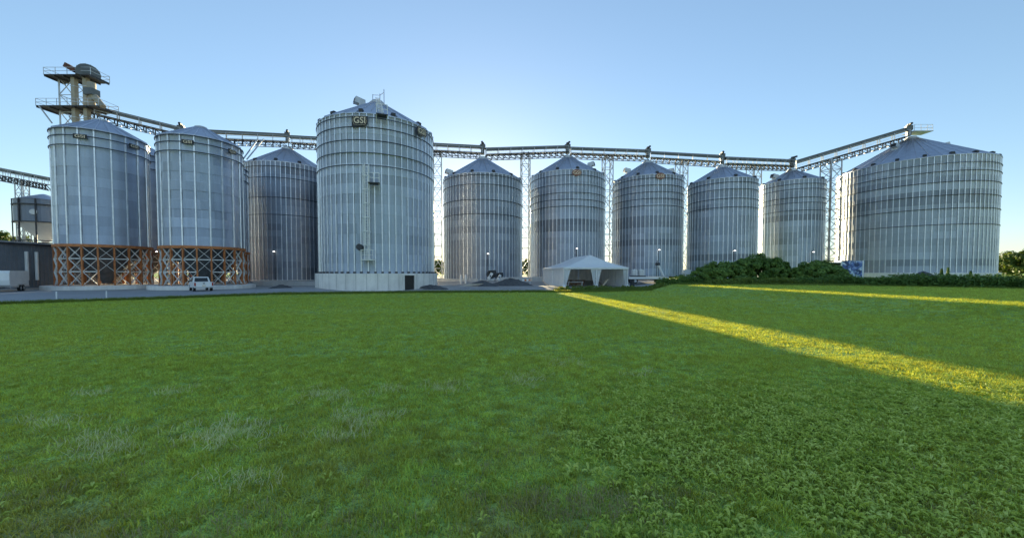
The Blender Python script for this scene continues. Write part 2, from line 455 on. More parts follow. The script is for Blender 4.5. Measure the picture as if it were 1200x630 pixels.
def lamp_part(root, Rr, ang, z):
    b = MB(); b.box((Rr + 0.28, 0, 0), (0.35, 0.06, 0.06)).box((Rr + 0.45, 0, -0.03), (0.22, 0.34, 0.16))
    o = b.build('wall_lamp', M['dark_steel'], root); o.location = (0, 0, z); o.rotation_euler = (0, 0, ang)
    MB().box((Rr + 0.54, 0, -0.12), (0.14, 0.30, 0.12)).build('lens', M['lamp'], o)
    MB().box((Rr + .16, 0, -z / 2), (.07, .07, z - .1)).build('conduit', M['dark_steel'], o)

def grain_bin(label, group, c, z0, Rr, eave, apex, n_stiff, sheet, found, hoops, n_roof=30, lower=None, vents=True, hood=None, name='grain_bin', dark=(), dark_mat='sheet_dark'):
    """z0: top of the foundation = foot of the wall; eave, apex: absolute heights"""
    root = thing(name, label, 'grain bin', (c[0], c[1], z0), group)
    H = eave - z0
    fz, fR = found                                            # foundation: depth below z0, extra radius
    fb = MB(); fb.lathe([(Rr + fR, -fz), (Rr + fR, -0.03), (Rr + fR - 0.03, 0.0), (Rr - 0.8, 0.0)], 96)
    fo = fb.build('foundation', M['concrete'], root, smooth=False)
    base = lower if lower else 0.0
    n = max(6, round((H - base) / 1.12)); rh = (H - base) / n
    meshes = []
    for dr in (0.0, -0.022):
        b = MB(); b.lathe([(Rr + dr, -0.012), (Rr + dr, rh + 0.012)], 96); meshes.append(b.mesh('wall_ring', sheet, True))
    dk = []
    if dark:
        for dr in (0.0, -0.022):
            b = MB(); b.lathe([(Rr + dr, -0.012), (Rr + dr, rh + 0.012)], 96); dk.append(b.mesh('wall_ring', M[dark_mat], True))
    for k in range(n):
        t = (k + .5) / n
        link('wall_ring', (dk if any(abs(t - q) < w_ for q, w_ in dark) else meshes)[k % 2], root, (0, 0, base + k * rh))
    sb = MB()                                                 # roll-formed stiffener, open hat section
    w, d = 0.062, 0.075
    for (x0, x1, y0, y1) in ((0, d, -w, -w * .7), (d, d, -w * .7, w * .7), (d, 0, w * .7, w)):
        sb.quadface([(Rr + x0 + .008, y0, base), (Rr + x1 + .008, y1, base), (Rr + x1 + .008, y1, H - 0.06), (Rr + x0 + .008, y0, H - 0.06)])
    sme = sb.mesh('stiffener', M['post'])
    toward = math.atan2(-c[1], -c[0])
    for k in range(n_stiff):
        link('stiffener', sme, root, None, 2 * PI * (k + 0.5) / n_stiff + toward)
    hb = MB(); hr = Rr + 0.115
    hb.lathe([(hr - .035, -.035), (hr + .035, -.035), (hr + .035, .035), (hr - .035, .035), (hr - .035, -.035)], 96)
    hm = hb.mesh('wind_hoop', M['hoop'])
    for z in hoops: link('wind_hoop', hm, root, (0, 0, z - z0))
    wm = wedge_mesh(Rr, apex - eave, n_roof, 0.9, M['roof'])
    roof_cap = MB(); za = (apex - eave) * (1 - 0.9 / Rr)
    roof_cap.lathe([(0.98, za - .05), (0.98, za + 0.18), (0.75, za + 0.25), (0.72, za + 0.45), (0.0, za + 0.5)], 20)
    rc = roof_cap.build('roof_cap', M['steel'], root, loc=(0, 0, H))
    for k in range(n_roof): link('roof_panel', wm, root, (0, 0, H), 2 * PI * k / n_roof + toward)
    eb = MB(); eb.lathe([(Rr + 0.015, -0.14), (Rr + 0.075, -0.14), (Rr + 0.075, -0.03), (Rr + 0.015, -0.03)], 96)
    eb.build('eave_ring', M['post'], root, loc=(0, 0, H))
    if vents:
        vb = MB(); sl = math.atan2(apex - eave, Rr)
        r0 = Rr - 0.35; zz = (apex - eave) * (1 - r0 / Rr)
        vb.prism([(r0 + 0.28, zz - 0.16), (r0 + 0.34, zz + 0.16), (r0 + 0.15, zz + 0.30), (r0 - 0.35, zz + 0.26), (r0 - 0.42, zz + 0.2)], 0.42, Matrix.Translation((0, -0.21, 0)))
        vm = vb.mesh('roof_vent', M['dark_steel'])
        nv = 12 if Rr > 6 else 8
        if Rr > 9: nv = 20
        for k in range(nv): link('roof_vent', vm, root, (0, 0, H), 2 * PI * (k + 0.5) / nv + toward)
    if hood is not None:                                       # large hooded exhaust on the roof
        for (ha, hf) in hood:
            r0 = Rr * hf; zz = (apex - eave) * (1 - hf)
            vb = MB()
            vb.prism([(r0 - 0.4, zz - .1), (r0 - 0.4, zz + 0.75), (r0 + 0.75, zz + 1.0), (r0 + 0.95, zz + 0.25), (r0 + 0.4, zz + 0.2), (r0 + .4, zz - .3)], 0.9, Matrix.Translation((0, -0.45, 0)))
            link('exhaust_hood', vb.mesh('exhaust_hood', M['steel']), root, (0, 0, H), ha)
            vq = MB(); vq.quadface([(r0 + 0.80, -0.38, zz + 0.93), (r0 + 0.96, -0.38, zz + 0.33), (r0 + 0.96, 0.38, zz + 0.33), (r0 + 0.80, 0.38, zz + 0.93)])
            link('hood_screen', vq.mesh('hood_screen', M['black']), root, (0.02 * math.cos(ha), 0.02 * math.sin(ha), H), ha)
    return root, toward

def place(xl, xr, rad):
    """centre of a cylinder of radius rad whose sides stand at the two sight lines"""
    a0, a1 = math.atan((xl - PX0) / F), math.atan((xr - PX0) / F)
    th, al = (a0 + a1) / 2, (a1 - a0) / 2
    d = rad / math.sin(al)
    return (d * math.sin(th), d * math.cos(th)), d, th, al
def height_at(c, px, py, rad):
    """height of a wall point seen at (px, py) on the near side of a bin"""
    th = math.atan((px - PX0) / F); d = math.hypot(*c); tc = math.atan2(c[0], c[1])
    s = d * math.sin(th - tc); s = max(-rad * .999, min(rad * .999, s))
    dist = d * math.cos(th - tc) - math.sqrt(max(0, rad * rad - s * s))
    return at(px, py, dist * math.cos(th)).z
def apex_h(c, py): 
    px = PX0 + F * c[0] / c[1]
    return at(px, py, c[1]).z

ROW = 'flat-bottomed bins in the long back row'
R48 = 7.25
bins = {}
def row_bin(key, label, xl, xr, eave_py, foot_py, apex_py, hoop_py, sheet, rad=R48, **kw):
    c, d, th, al = place(xl, xr, rad)
    mid = PX0 + F * c[0] / c[1]
    eave = height_at(c, mid, eave_py, rad); foot = height_at(c, mid, foot_py, rad); apex = apex_h(c, apex_py)
    hoops = [height_at(c, mid, q, rad) for q in hoop_py]
    g = gz(c[0], c[1] - rad)
    root, tw = grain_bin(label, ROW, c, foot, rad, eave, apex, kw.pop('n', 60), sheet, (foot - g + 0.6, 0.35), hoops, **kw)
    bins[key] = dict(c=c, R=rad, eave=eave, apex=apex, foot=foot, root=root, tw=tw)
    print(key, [round(q, 2) for q in (*c, rad, foot, eave, apex, g)])
    return root

row_bin('C', 'dull grey bin half hidden between the orange-legged bins and the tallest bin', 286.5, 388, 189.5, 328, 172, [196, 209, 232, 252], M['sheet_old'], hood=[(R(200), .93)])
row_bin('X', 'grey bin of the back row standing almost wholly behind the tallest bin', 376, 471, 203, 328, 184, [215, 233], M['sheet_old'])
row_bin('D', 'dark grey bin just right of the tallest bin, behind the dark gravel piles', 520.5, 611, 201.5, 327.5, 183.5, [205, 215.7, 233.8, 250.4], M['sheet_old'], hood=[(R(205), .86)])
row_bin('E', 'grey bin with a red oval sign behind the white tent', 622, 708, 198, 328, 182, [205, 216, 225.5, 233.5, 241.5], M['sheet_mid'], rad=7.25, dark=[(.49, .06)], hood=[(R(-25), .62)])
row_bin('F', 'grey bin with a red oval sign to the right of the white tent', 717.5, 800, 204, 328, 188, [209, 217, 225, 233, 241], M['sheet_mid'], rad=6.75, n=56, dark=[(.55, .055), (.36, .03)], hood=[(R(185), .6), (R(-5), .62)])
row_bin('G', 'plain grey bin rising behind the left half of the green bushes', 804.5, 886.5, 208, 327, 193.5, [214, 222, 233, 243], M['sheet_mid'], rad=5.9, n=50, dark=[(.22, .03)])
row_bin('H', 'rightmost of the small row bins, just left of the sunlit lattice tower', 888, 965.5, 210, 327, 198, [216, 222, 232, 238, 247], M['sheet_mid'], rad=5.5, n=46, dark=[(.60, .04)], hood=[(R(190), .7)])

# tall bin
c, d, th, al = place(374.5, 508, 7.1)
mid = PX0 + F * c[0] / c[1]
zt = height_at(c, mid, 320.2, 7.1); ze = height_at(c, 374.5 + 4, 140, 7.1); zp = apex_h(c, 118)
g = gz(c[0], c[1] - 7)
hoops = [height_at(c, mid, q, 7.1) for q in (139, 150.5, 165.5, 180, 194.5)]
tall, tw = grain_bin('tallest silvery bin on a high pale concrete base, with a ladder', None, c, zt, 7.1, ze, zp, 58, M['sheet'], (zt - g + .5, 0.5), hoops, hood=[(R(215), .28)])
bins['T'] = dict(c=c, R=7.1, eave=ze, apex=zp, foot=zt, root=tall, tw=tw)
print('T', c, d, zt, ze, zp, g)

# big bin
c, d, th, al = place(977, 1168.5, 10.7)
mid = PX0 + F * c[0] / c[1]
ze = height_at(c, 1168, 183, 10.7) ; zt = 2.25; zp = apex_h(c, 160)
hoops = [height_at(c, mid, q, 10.7) for q in (196, 205, 217, 232, 247, 265)]
big, tw = grain_bin('widest grain bin at the far right on a low concrete ring', None, c, zt, 10.7, ze, zp, 86, M['sheet_big'], (1.4, 0.5), hoops, n_roof=44, dark=[(.66, .045), (.80, .03), (.09, .04)], dark_mat='sheet_dim', hood=[(R(-20), .42), (R(200), .45)])
bins['I'] = dict(c=c, R=10.7, eave=ze, apex=zp, foot=zt, root=big, tw=tw)
print('I', c, d, zt, ze, zp)

def ang_of(b, px):
    """angle on the bin wall of the near-side point on the sight line px"""
    c, rad = b['c'], b['R']; th = math.atan((px - PX0) / F); d = math.hypot(*c); tc = math.atan2(c[0], c[1])
    dist = d * math.cos(th - tc) - math.sqrt(max(0.001, rad * rad - (d * math.sin(th - tc)) ** 2))
    return math.atan2(dist * math.cos(th) - c[1], dist * math.sin(th) - c[0])
def zloc(b, px, py): return height_at(b['c'], px, py, b['R']) - b['foot']

# hopper bins standing on orange legs
def hopper_bin(key, label, c, rad, eave, apex, skirt, slab_top, door_px, signs):
    n = 20
    root = thing('hopper_bin', label, 'grain bin', (c[0], c[1], slab_top), 'hopper bins on orange legs')
    g = gz(c[0], c[1]); H = eave - slab_top; sk = skirt - slab_top
    toward = math.atan2(-c[1], -c[0])
    fb = MB(); a8 = 8; rr = rad + 1.25
    fb.lathe([(rr, g - slab_top - 0.6), (rr, -0.04), (rr - 0.04, 0), (0.0, 0.0)], 40); fb.build('foundation', M['concrete'], root)
    nr = round((H - sk) / 1.12); rh = (H - sk) / nr
    ms = []
    for dr in (0, -.022):
        b = MB(); b.lathe([(rad + dr, -.012), (rad + dr, rh + .012)], 80); ms.append(b.mesh('wall_ring', M['hopper_sheet'], True))
    for k in range(nr): link('wall_ring', ms[k % 2], root, (0, 0, sk + k * rh))
    sb = MB(); w, d_ = 0.085, 0.09
    for (x0, x1, y0, y1) in ((0, d_, -w, -w * .7), (d_, d_, -w * .7, w * .7), (d_, 0, w * .7, w)):
        sb.quadface([(rad + x0 + .008, y0, sk), (rad + x1 + .008, y1, sk), (rad + x1 + .008, y1, H - .06), (rad + x0 + .008, y0, H - .06)])
    sme = sb.mesh('stiffener', M['post'])
    cb = MB(); cb.box((rad + 0.03, 0, sk / 2 - .02), (0.17, 0.05, sk - .06)).box((rad - .065, 0, sk / 2 - .02), (0.03, 0.15, sk - .06)).box((rad + .125, 0, sk / 2 - .02), (0.03, 0.15, sk - .06))
    cme = cb.mesh('column', M['rust'])
    lv = [0.06, sk * .345, sk * .66, sk * .955]
    a = PI / n
    def pt(r, q, z): return (r * math.cos(q), r * math.sin(q), z)
    xme = []
    for j in range(3):
        x = MB(); x.bar(pt(rad, -a, lv[j]), pt(rad, a, lv[j + 1]), 0.03, 0.17, up=(1, 0, 0)); x.bar(pt(rad + .035, a, lv[j]), pt(rad + .035, -a, lv[j + 1]), 0.03, 0.17, up=(1, 0, 0)); xme.append(x.mesh('cross_brace', M['brace']))
    hme = [MB().bar(pt(rad - .05, -a, lv[j]), pt(rad - .05, a, lv[j]), 0.08, 0.10).mesh('girt', M['brace']) for j in (1, 2)]
    dk = door_px
    for k in range(n):
        q = 2 * PI * (k + .5) / n + toward
        link('stiffener', sme, root, None, q); link('column', cme, root, None, q)
        qb = 2 * PI * k / n + toward
        for j in range(3):
            if not (k == dk and j == 0): link('cross_brace', xme[j], root, None, qb)
        for j in range(2):
            if not (k == dk and j == 0): link('girt', hme[j], root, None, qb)
    rb = MB(); rb.lathe([(rad - .12, sk - .28), (rad + .2, sk - .28), (rad + .2, sk + .04), (rad - .12, sk + .04), (rad - .12, sk - .28)], 80); rb.build('ring_beam', M['rust'], root)
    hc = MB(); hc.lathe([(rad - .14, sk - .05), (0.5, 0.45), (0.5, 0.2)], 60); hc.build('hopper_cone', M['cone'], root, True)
    hb = MB(); hr = rad + .14
    hb.lathe([(hr - .03, -.045), (hr + .045, -.045), (hr + .045, .045), (hr - .03, .045), (hr - .03, -.045)], 80); hm = hb.mesh('wind_hoop', M['hoop'])
    for t in (.985, .925, .845): link('wind_hoop', hm, root, (0, 0, sk + (H - sk) * t))
    nro = 24
    wm = wedge_mesh(rad, apex - eave, nro, 0.6, M['roof'])
    for k in range(nro): link('roof_panel', wm, root, (0, 0, H), 2 * PI * k / nro + toward)
    rc = MB(); za = (apex - eave) * (1 - .6 / rad); rc.lathe([(.66, za - .05), (.66, za + .15), (.4, za + .25), (0, za + .27)], 20); rc.build('roof_cap', M['steel'], root, loc=(0, 0, H))
    bins[key] = dict(c=c, R=rad, eave=eave, apex=apex, foot=slab_top, root=root, tw=toward)
    for (px, py, w_, h_) in signs: sign_part(root, rad, ang_of(bins[key], px), zloc(bins[key], px, py), w_, h_, 'small')
    return root

def hop(key, label, xl, xr, rad, eave_px, eave_py, apex_py, sk_py, slab_py, door, signs):
    c, d, th, al = place(xl, xr, rad); mid = PX0 + F * c[0] / c[1]
    eave = height_at(c, eave_px, eave_py, rad); apex = apex_h(c, apex_py)
    sk = height_at(c, mid, sk_py, rad); sl = height_at(c, mid, slab_py, rad)
    print(key, c, eave, apex, sk, sl, gz(*c))
    return hop2(key, label, c, rad, eave, apex, sk, sl, door, signs)
hop2 = hopper_bin
hop('A', 'left hopper bin on orange legs below the conveyor head tower', 64.5, 179, 4.27, 66, 149.5, 139, 287, 334.5, 0, [(101, 160.5, 1.2, .52), (160.5, 172, 1.2, .52)])
hop('B', 'right hopper bin on orange legs beside the white pickup', 187.5, 287, 4.27, 192, 157, 147.5, 288.5, 334.5, 0, [(225, 167, 1.15, .52), (274, 178, 1.15, .52)])
ca, cb_ = bins['A']['c'], bins['B']['c']
cr = (-55.6, 57.2)
hopper_bin('AB', 'hopper bin at the back, seen through the gap between the two front ones', cr, 4.27, bins['A']['eave'], bins['A']['apex'], 5.5, 0.55, 10, [])
hopper_bin('BB', 'added hopper bin hidden behind the right front one, blocking the bright view', (-46.4, 59.6), 4.27, bins['B']['eave'], bins['B']['apex'], 5.5, 0.55, 10, [])  # unseen bin added to keep the space behind the front legs dark

b = bins['T']
sign_part(tall, 7.1, ang_of(b, 424.5), zloc(b, 424.5, 143.5), 1.75, 1.25, 'plate')
sign_part(tall, 7.1, ang_of(b, 494), zloc(b, 494, 156), 1.75, 1.1, 'plate')
for k_, px, py in (('E', 675, 202.5), ('F', 772, 206.5)):
    b = bins[k_]; sign_part(b['root'], b['R'], ang_of(b, px), zloc(b, px, py), 1.75, 1.2, 'oval')
for k_, px, py in (('D', 571.5, 296.5), ('G', 859, 293), ('H', 950, 294.5), ('E', 675, 290.5), ('F', 771, 292), ('C', 323, 294), ('A', 178, 293.5)):
    b = bins[k_]; lamp_part(b['root'], b['R'], ang_of(b, px), zloc(b, px, py))

# ladder, cage, landings, hatch on the tall bin
b = bins['T']; rr = 7.1
def on_tall(px, py, out):
    q = ang_of(b, px); return Vector(((rr + out) * math.cos(q), (rr + out) * math.sin(q), zloc(b, px, py)))
q = ang_of(b, 431.5); er = Vector((math.cos(q), math.sin(q), 0)); et = Vector((-math.sin(q), math.cos(q), 0))
z_lo, z_hi = zloc(b, 431.5, 304), zloc(b, 431.5, 194)
ld = MB()
for s in (-.27, .27): ld.bar(er * (rr + .32) + et * s + Vector((0, 0, z_lo)), er * (rr + .32) + et * s + Vector((0, 0, z_hi)), .10, .10)
lad = ld.build('ladder', M['white'], tall)
rg = MB()
for z in np.arange(z_lo + .2, z_hi, .33): rg.bar(er * (rr + .32) - et * .26 + Vector((0, 0, z)), er * (rr + .32) + et * .26 + Vector((0, 0, z)), .035, .035)
rg.build('rungs', M['brace'], lad)
cg = MB()
for z in np.arange(z_lo + 1.6, z_hi, 1.55):
    prev = None
    for t in np.linspace(-.5, 1.5, 11):
        p = er * (rr + .34 + .36 * (1 + math.sin(t * PI) )) * 1 + et * (.40 * math.cos(t * PI)) + Vector((0, 0, z))
        p = er * (rr + .36 + .72 * max(0, math.sin((t + .5) / 2 * PI))) + et * (-.40 * math.cos((t + .5) / 2 * PI)) + Vector((0, 0, z))
        if prev is not None: cg.bar(prev, p, .08, .08)
        prev = p
for t in (.15, .5, .85):
    o_ = er * (rr + .36 + .72 * math.sin(t * PI)) - et * (.40 * math.cos(t * PI))
    cg.bar(o_ + Vector((0, 0, z_lo + 1.6)), o_ + Vector((0, 0, z_hi)), .06, .06)
cg.build('ladder_cage', M['white'], tall)
def landing(px, py, w, mat_floor):
    q = ang_of(b, px); er = Vector((math.cos(q), math.sin(q), 0)); et = Vector((-math.sin(q), math.cos(q), 0)); z = Vector((0, 0, zloc(b, px, py)))
    rot = Matrix((er, et, Vector((0, 0, 1)))).transposed()
    m_ = MB(); m_.box(er * (rr + .62) + z, (1.0, w, .10), rot); fl = m_.build('landing', mat_floor, tall)
    r_ = MB()
    for s in (-w / 2 + .04, 0, w / 2 - .04): r_.bar(er * (rr + 1.08) + et * s + z, er * (rr + 1.08) + et * s + z + Vector((0, 0, 1.1)), .05, .05)
    for h in (.55, 1.1): r_.bar(er * (rr + 1.08) - et * (w / 2 - .04) + z + Vector((0, 0, h)), er * (rr + 1.08) + et * (w / 2 - .04) + z + Vector((0, 0, h)), .05, .05)
    for s in (-w / 2 + .04, w / 2 - .04): r_.bar(er * (rr + .2) + et * s + z + Vector((0, 0, 1.1)), er * (rr + 1.08) + et * s + z + Vector((0, 0, 1.1)), .05, .05)
    for s in (-w / 2 + .06, w / 2 - .06): r_.bar(er * (rr + .12) + et * s + z + Vector((0, 0, -.75)), er * (rr + 1.0) + et * s + z, .06, .06)
    r_.build('railing', M['brace'], fl)
landing(440, 216.5, 1.25, M['dark_steel']); landing(432.5, 304.5, 1.35, M['brace'])
landing(449, 138, 1.25, M['dark_steel'])
q = ang_of(b, 423); m_ = MB(); m_.tube(((rr + .02) * math.cos(q), (rr + .02) * math.sin(q), zloc(b, 423, 290)), ((rr + .5) * math.cos(q), (rr + .5) * math.sin(q), zloc(b, 423, 290) + .05), .36, 16); m_.build('wall_hatch', M['dark_steel'], tall)
# peak posts
m_ = MB()
for x, y, h in ((.5, -.4, .7), (-.4, -.5, .6), (1.3, -1.2, .9), (.1, .5, .5)): m_.bar((x, y, b['eave'] - b['foot'] + (b['apex'] - b['eave']) * .8), (x, y, b['apex'] - b['foot'] + h), .08, .08)
m_.bar((.5, -.4, b['apex'] - b['foot'] + .5), (1.3, -1.2, b['apex'] - b['foot'] + .5), .05).bar((-.4, -.5, b['apex'] - b['foot'] + .5), (.5, -.4, b['apex'] - b['foot'] + .5), .05)
m_.build('peak_railing', M['steel'], tall)
# roof ladder
q = ang_of(b, 449); er = Vector((math.cos(q), math.sin(q), 0)); et = Vector((-math.sin(q), math.cos(q), 0)); m_ = MB()
for s in (-.25, .25):
    m_.bar(er * rr + et * s + Vector((0, 0, b['eave'] - b['foot'] + .2)), er * .9 + et * s + Vector((0, 0, b['apex'] - b['foot'] + .0)), .06)
for t in np.linspace(.02, .98, 16):
    p = er * (rr + (.9 - rr) * t) + Vector((0, 0, (b['eave'] - b['foot'] + .2) * (1 - t) + (b['apex'] - b['foot']) * t)); m_.bar(p - et * .25, p + et * .25, .04)
m_.build('roof_ladder', M['brace'], tall)
# reclaim opening in the concrete base: a black panel paints its inner shade, pale frame around
q = ang_of(b, 476.5); fr = rr + .5; er = Vector((math.cos(q), math.sin(q), 0)); et = Vector((-math.sin(q), math.cos(q), 0)); rot = Matrix((er, et, Vector((0, 0, 1)))).transposed()
zd0 = gz(b['c'][0] + er.x * fr, b['c'][1] + er.y * fr) - b['foot']; zd1 = zloc(b, 476, 322.5)
dh = zd1 - zd0
dw = MB(); dw.box(er * (fr - .02) + Vector((0, 0, zd0 + dh / 2)), (.14, 1.32, dh), rot); dwo = dw.build('tunnel_shade_panel', M['black'], tall)
jb = MB()
for s in (-.72, .72): jb.box(er * (fr + .06) + et * s + Vector((0, 0, zd0 + dh / 2)), (.34, .12, dh), rot)
jb.box(er * (fr + .06) + Vector((0, 0, zd1 + .07)), (.34, 1.56, .14), rot); jb.build('tunnel_frame', M['concrete'], dwo)
# shutter-board seams of the base: narrow raised fins between the pours
sm_ = MB().box((fr + .006, 0, 0), (.02, .045, b['foot'] - gz(*b['c']) + .05)).mesh('form_seam', M['concrete_low'])
for k in range(40): link('form_seam', sm_, tall, (0, 0, -(b['foot'] - gz(*b['c'])) / 2 - .06), 2 * PI * k / 40)
# bolted stiffener feet
sf = MB().box((rr + .12, 0, .10), (.16, .26, .2)).mesh('stiffener_foot', M['dark_steel'])
for k in range(58): link('stiffener_foot', sf, tall, None, 2 * PI * (k + .5) / 58 + b['tw'])

# ------------------------------------------------------------------ lattice towers and overhead conveyors
def lattice(root, w, h, mat, panel=2.2, leg=.13, br=.07, loc=(0, 0, 0), names=('leg', 'bracing')):
    lm = MB().box((0, 0, h / 2), (leg, leg, h)).mesh(names[0], mat)
    for sx in (-1, 1):
        for sy in (-1, 1): link(names[0], lm, root, (loc[0] + sx * w / 2, loc[1] + sy * w / 2, loc[2]))
    b = MB(); n = max(1, round(h / panel)); ph = h / n; c4 = [(-1, -1), (1, -1), (1, 1), (-1, 1)]
    for k in range(n):
        for s in range(4):
            p, q = c4[s], c4[(s + 1) % 4]
            P = lambda u, z: (loc[0] + u[0] * w / 2, loc[1] + u[1] * w / 2, loc[2] + z)
            b.bar(P(p, (k + 1) * ph - .05), P(q, (k + 1) * ph - .05), br)
            b.bar(P(p, k * ph), P(q, (k + 1) * ph), br) if k % 2 else b.bar(P(q, k * ph), P(p, (k + 1) * ph), br)
    b.build(names[1], mat, root)

def tower(label, px, Y, top_py, w=1.7, panel=2.2):
    p = at(px, 320, Y); t = at(px, top_py, Y); g = gz(p.x, p.y)
    root = thing('lattice_tower', label, 'lattice tower', (p.x, p.y, g - .05), 'lattice towers carrying the overhead conveyor', rotz=R(8))
    MB().box((0, 0, .12), (w + .8, w + .8, .34)).build('footing', M['concrete_low'], root)
    lattice(root, w, t.z - g, M['steel'], panel, .17, .10)
    hb = MB()
    for s in (-1, 1): hb.box((s * .45, 0, t.z - g + .12), (.16, w + .5, .2))
    hb.build('head_beam', M['dark_steel'], root)
    return root
rowY = lambda a, b_: (bins[a]['c'][1] + bins[b_]['c'][1]) / 2
tower('lattice tower against the sky between the tallest bin and the dark grey bin', 513.5, 73, 180, 1.5)
tower('lattice tower between the dark grey bin and the bin behind the tent', 615.5, 79, 180.5, 1.7)
tower('lattice tower between the two bins with red oval signs', 711, 79, 184, 1.7)
tower('lattice tower between the second red-signed bin and the bin behind the bushes', 797, 82, 190.5, 1.8)
tower('lattice tower between the two bins behind the green bushes', 881, 84, 195, 2.0)
tower('sunlit lattice tower beside the widest bin under the rising conveyor', 970.5, 76, 187, 2.3, 1.9)

def conveyor(label, a, b, drop, group='overhead conveyors above the bin roofs', rail=True, wid=1.1, head='b', trough=.5):
    """enclosed trough above a truss walkway, a to b are points on the trough's axis"""
    a = Vector(a); b = Vector(b); root = thing('overhead_conveyor', label, 'conveyor', a, group)
    d = b - a; L = d.length; e = d.normalized(); hd = Vector((e.x, e.y, 0)).normalized(); sd = Vector((hd.y, -hd.x, 0))
    if sd.y > 0: sd = -sd
    up = Vector((0, 0, 1)); dn = -up * drop
    MB().bar((0, 0, 0), d, trough * .85, trough).build('trough', M['trough'], root)
    lid = MB(); lid.bar(up * (trough / 2 + .04), d + up * (trough / 2 + .04), trough * 1.05, .07)
    n = max(2, int(L / 3.0))
    for k in range(n + 1): lid.bar(e * (L * k / n) - e * .04 + up * .03, e * (L * k / n) + e * .04 + up * .03, trough * 1.12, trough * 1.12)
    lid.build('trough_lid', M['trough'], root)
    tr = MB(); n2 = max(3, int(L / 1.15)); hh = .85
    for s in (-1, 1):
        o = sd * s * wid / 2
        tr.bar(o + dn, o + d + dn, .09, .12); tr.bar(o + dn - up * hh, o + d + dn - up * hh, .09, .11)
        for k in range(n2):
            p0, p1 = e * (L * k / n2), e * (L * (k + 1) / n2)
            tr.bar(o + dn + p0, o + dn + p0 - up * hh, .12)
            tr.bar(o + dn + p0, o + dn + p1 - up * hh, .09)
    tr.build('truss', M['dark_steel'], root)
    wk = MB(); wk.bar(dn + up * .08, d + dn + up * .08, wid * .92, .04)
    for k in range(n2): 
        p = e * (L * (k + .5) / n2); wk.bar(p + dn - up * hh - sd * wid / 2, p + dn - up * hh + sd * wid / 2, .06)
    wk.build('walkway', M['steel'], root)
    sp = MB(); n3 = max(2, int(L / 2.2))
    for k in range(n3 + 1):
        p = e * (L * k / n3)
        for s in (-1, 1): sp.bar(p + dn + sd * s * .3, p + sd * s * .3, .06)
    sp.build('trough_stands', M['steel'], root)
    if rail:
        rl = MB()
        for s in (1, -1):
            o = sd * s * wid * .52
            for h in (.55, 1.08): rl.bar(o + dn + up * h, o + d + dn + up * h, .045)
            for k in range(n3 + 1): rl.bar(o + dn + e * (L * k / n3), o + dn + up * 1.08 + e * (L * k / n3), .045)
        rl.build('railing', M['steel'], root)
    if head:
        p = d if head == 'b' else Vector((0, 0, 0))
        m_ = MB(); rot = Matrix((hd, sd, up)).transposed()
        m_.box(p + up * .12, (.95, .8, .85), rot).box(p + up * -.7, (.6, .6, 1.2), rot)
        ho = m_.build('drive_head', M['trough'], root)
        mm = MB(); mm.tube(p + sd * .3 + up * .72, p + sd * .95 + up * .72, .2, 12).box(p + up * .7 + sd * .1, (.5, .45, .34), rot); mm.build('motor', M['dark_steel'], ho)
    return root

def over(key, dz=0.0, dx=0.0):
    c_ = bins[key]['c']; return Vector((c_[0] + dx, c_[1], bins[key]['apex'] + dz))
zD, zE, zF, zG, zH = (at(PX0 + F * bins[k]['c'][0] / bins[k]['c'][1], py, bins[k]['c'][1]).z for k, py in (('D', 173.5), ('E', 172.5), ('F', 177.5), ('G', 184), ('H', 189)))
def pt(k, z, dx=0): c_ = bins[k]['c']; return (c_[0] + dx, c_[1], z)
Yx, Yc = bins['X']['c'], bins['C']['c']
zC = at(339, 159, Yc[1]).z
conveyor('enclosed conveyor on a truss running from above the orange-legged bins to the half-hidden bin', at(205, 152.5, 66), pt('C', zC), 1.25)
conveyor('conveyor span passing behind the tallest bin to the dark grey bin', pt('C', zC - .3, .6), pt('D', zD + .1), 1.15)
conveyor('conveyor span from the dark grey bin to the bin behind the tent', pt('D', zD - .3, .6), pt('E', zE), 1.0)
conveyor('conveyor span between the two bins with red oval signs', pt('E', zE - .3, .6), pt('F', zF), 1.0)
conveyor('conveyor span from the second red-signed bin to the bin behind the bushes', pt('F', zF - .3, .6), pt('G', zG), 1.0)
conveyor('conveyor span between the two bins behind the green bushes', pt('G', zG - .3, .6), pt('H', zH), 1.0)
ci = bins['I']['c']
pI = Vector((ci[0] - 1.4, ci[1] - .8, at(1058, 153, ci[1]).z))
conveyor('long conveyor climbing from the last row bin to the peak of the widest bin', pt('H', zH - .2, .8), pI, 1.35, trough=.6)

# platform at the big bin's peak
root = thing('roof_platform', 'small railed platform on the peak of the widest bin', 'platform', (ci[0], ci[1], bins['I']['apex'] + .45))
MB().box((.6, -.5, .05), (3.6, 2.2, .12)).build('deck', M['steel'], root)
rl = MB()
for x in (-1.1, .1, 1.3, 2.3): rl.bar((x, -1.55, .1), (x, -1.55, 1.2), .05)
for h in (.6, 1.2): rl.bar((-1.1, -1.55, h), (2.3, -1.55, h), .05).bar((2.3, -1.55, h), (2.3, .5, h), .05)
rl.bar((2.3, .5, .1), (2.3, .5, 1.2), .05); rl.build('railing', M['steel'], root)

# spouts slanting from the conveyor to the half-hidden bin's eave
for x, lab in ((0, 'upper thin spout slanting down beside the half-hidden bin roof'), (2.3, 'lower thin spout slanting down beside the half-hidden bin roof')):
    p = at(309 - x * 3, 163, 68) ; q_ = at(289 - x * 2, 187, 66)
    tag(MB().tube((0, 0, 0), q_ - p, .11, 8).build('grain_spout', M['steel'], None, loc=p), lab, 'spout', 'grain spouts')

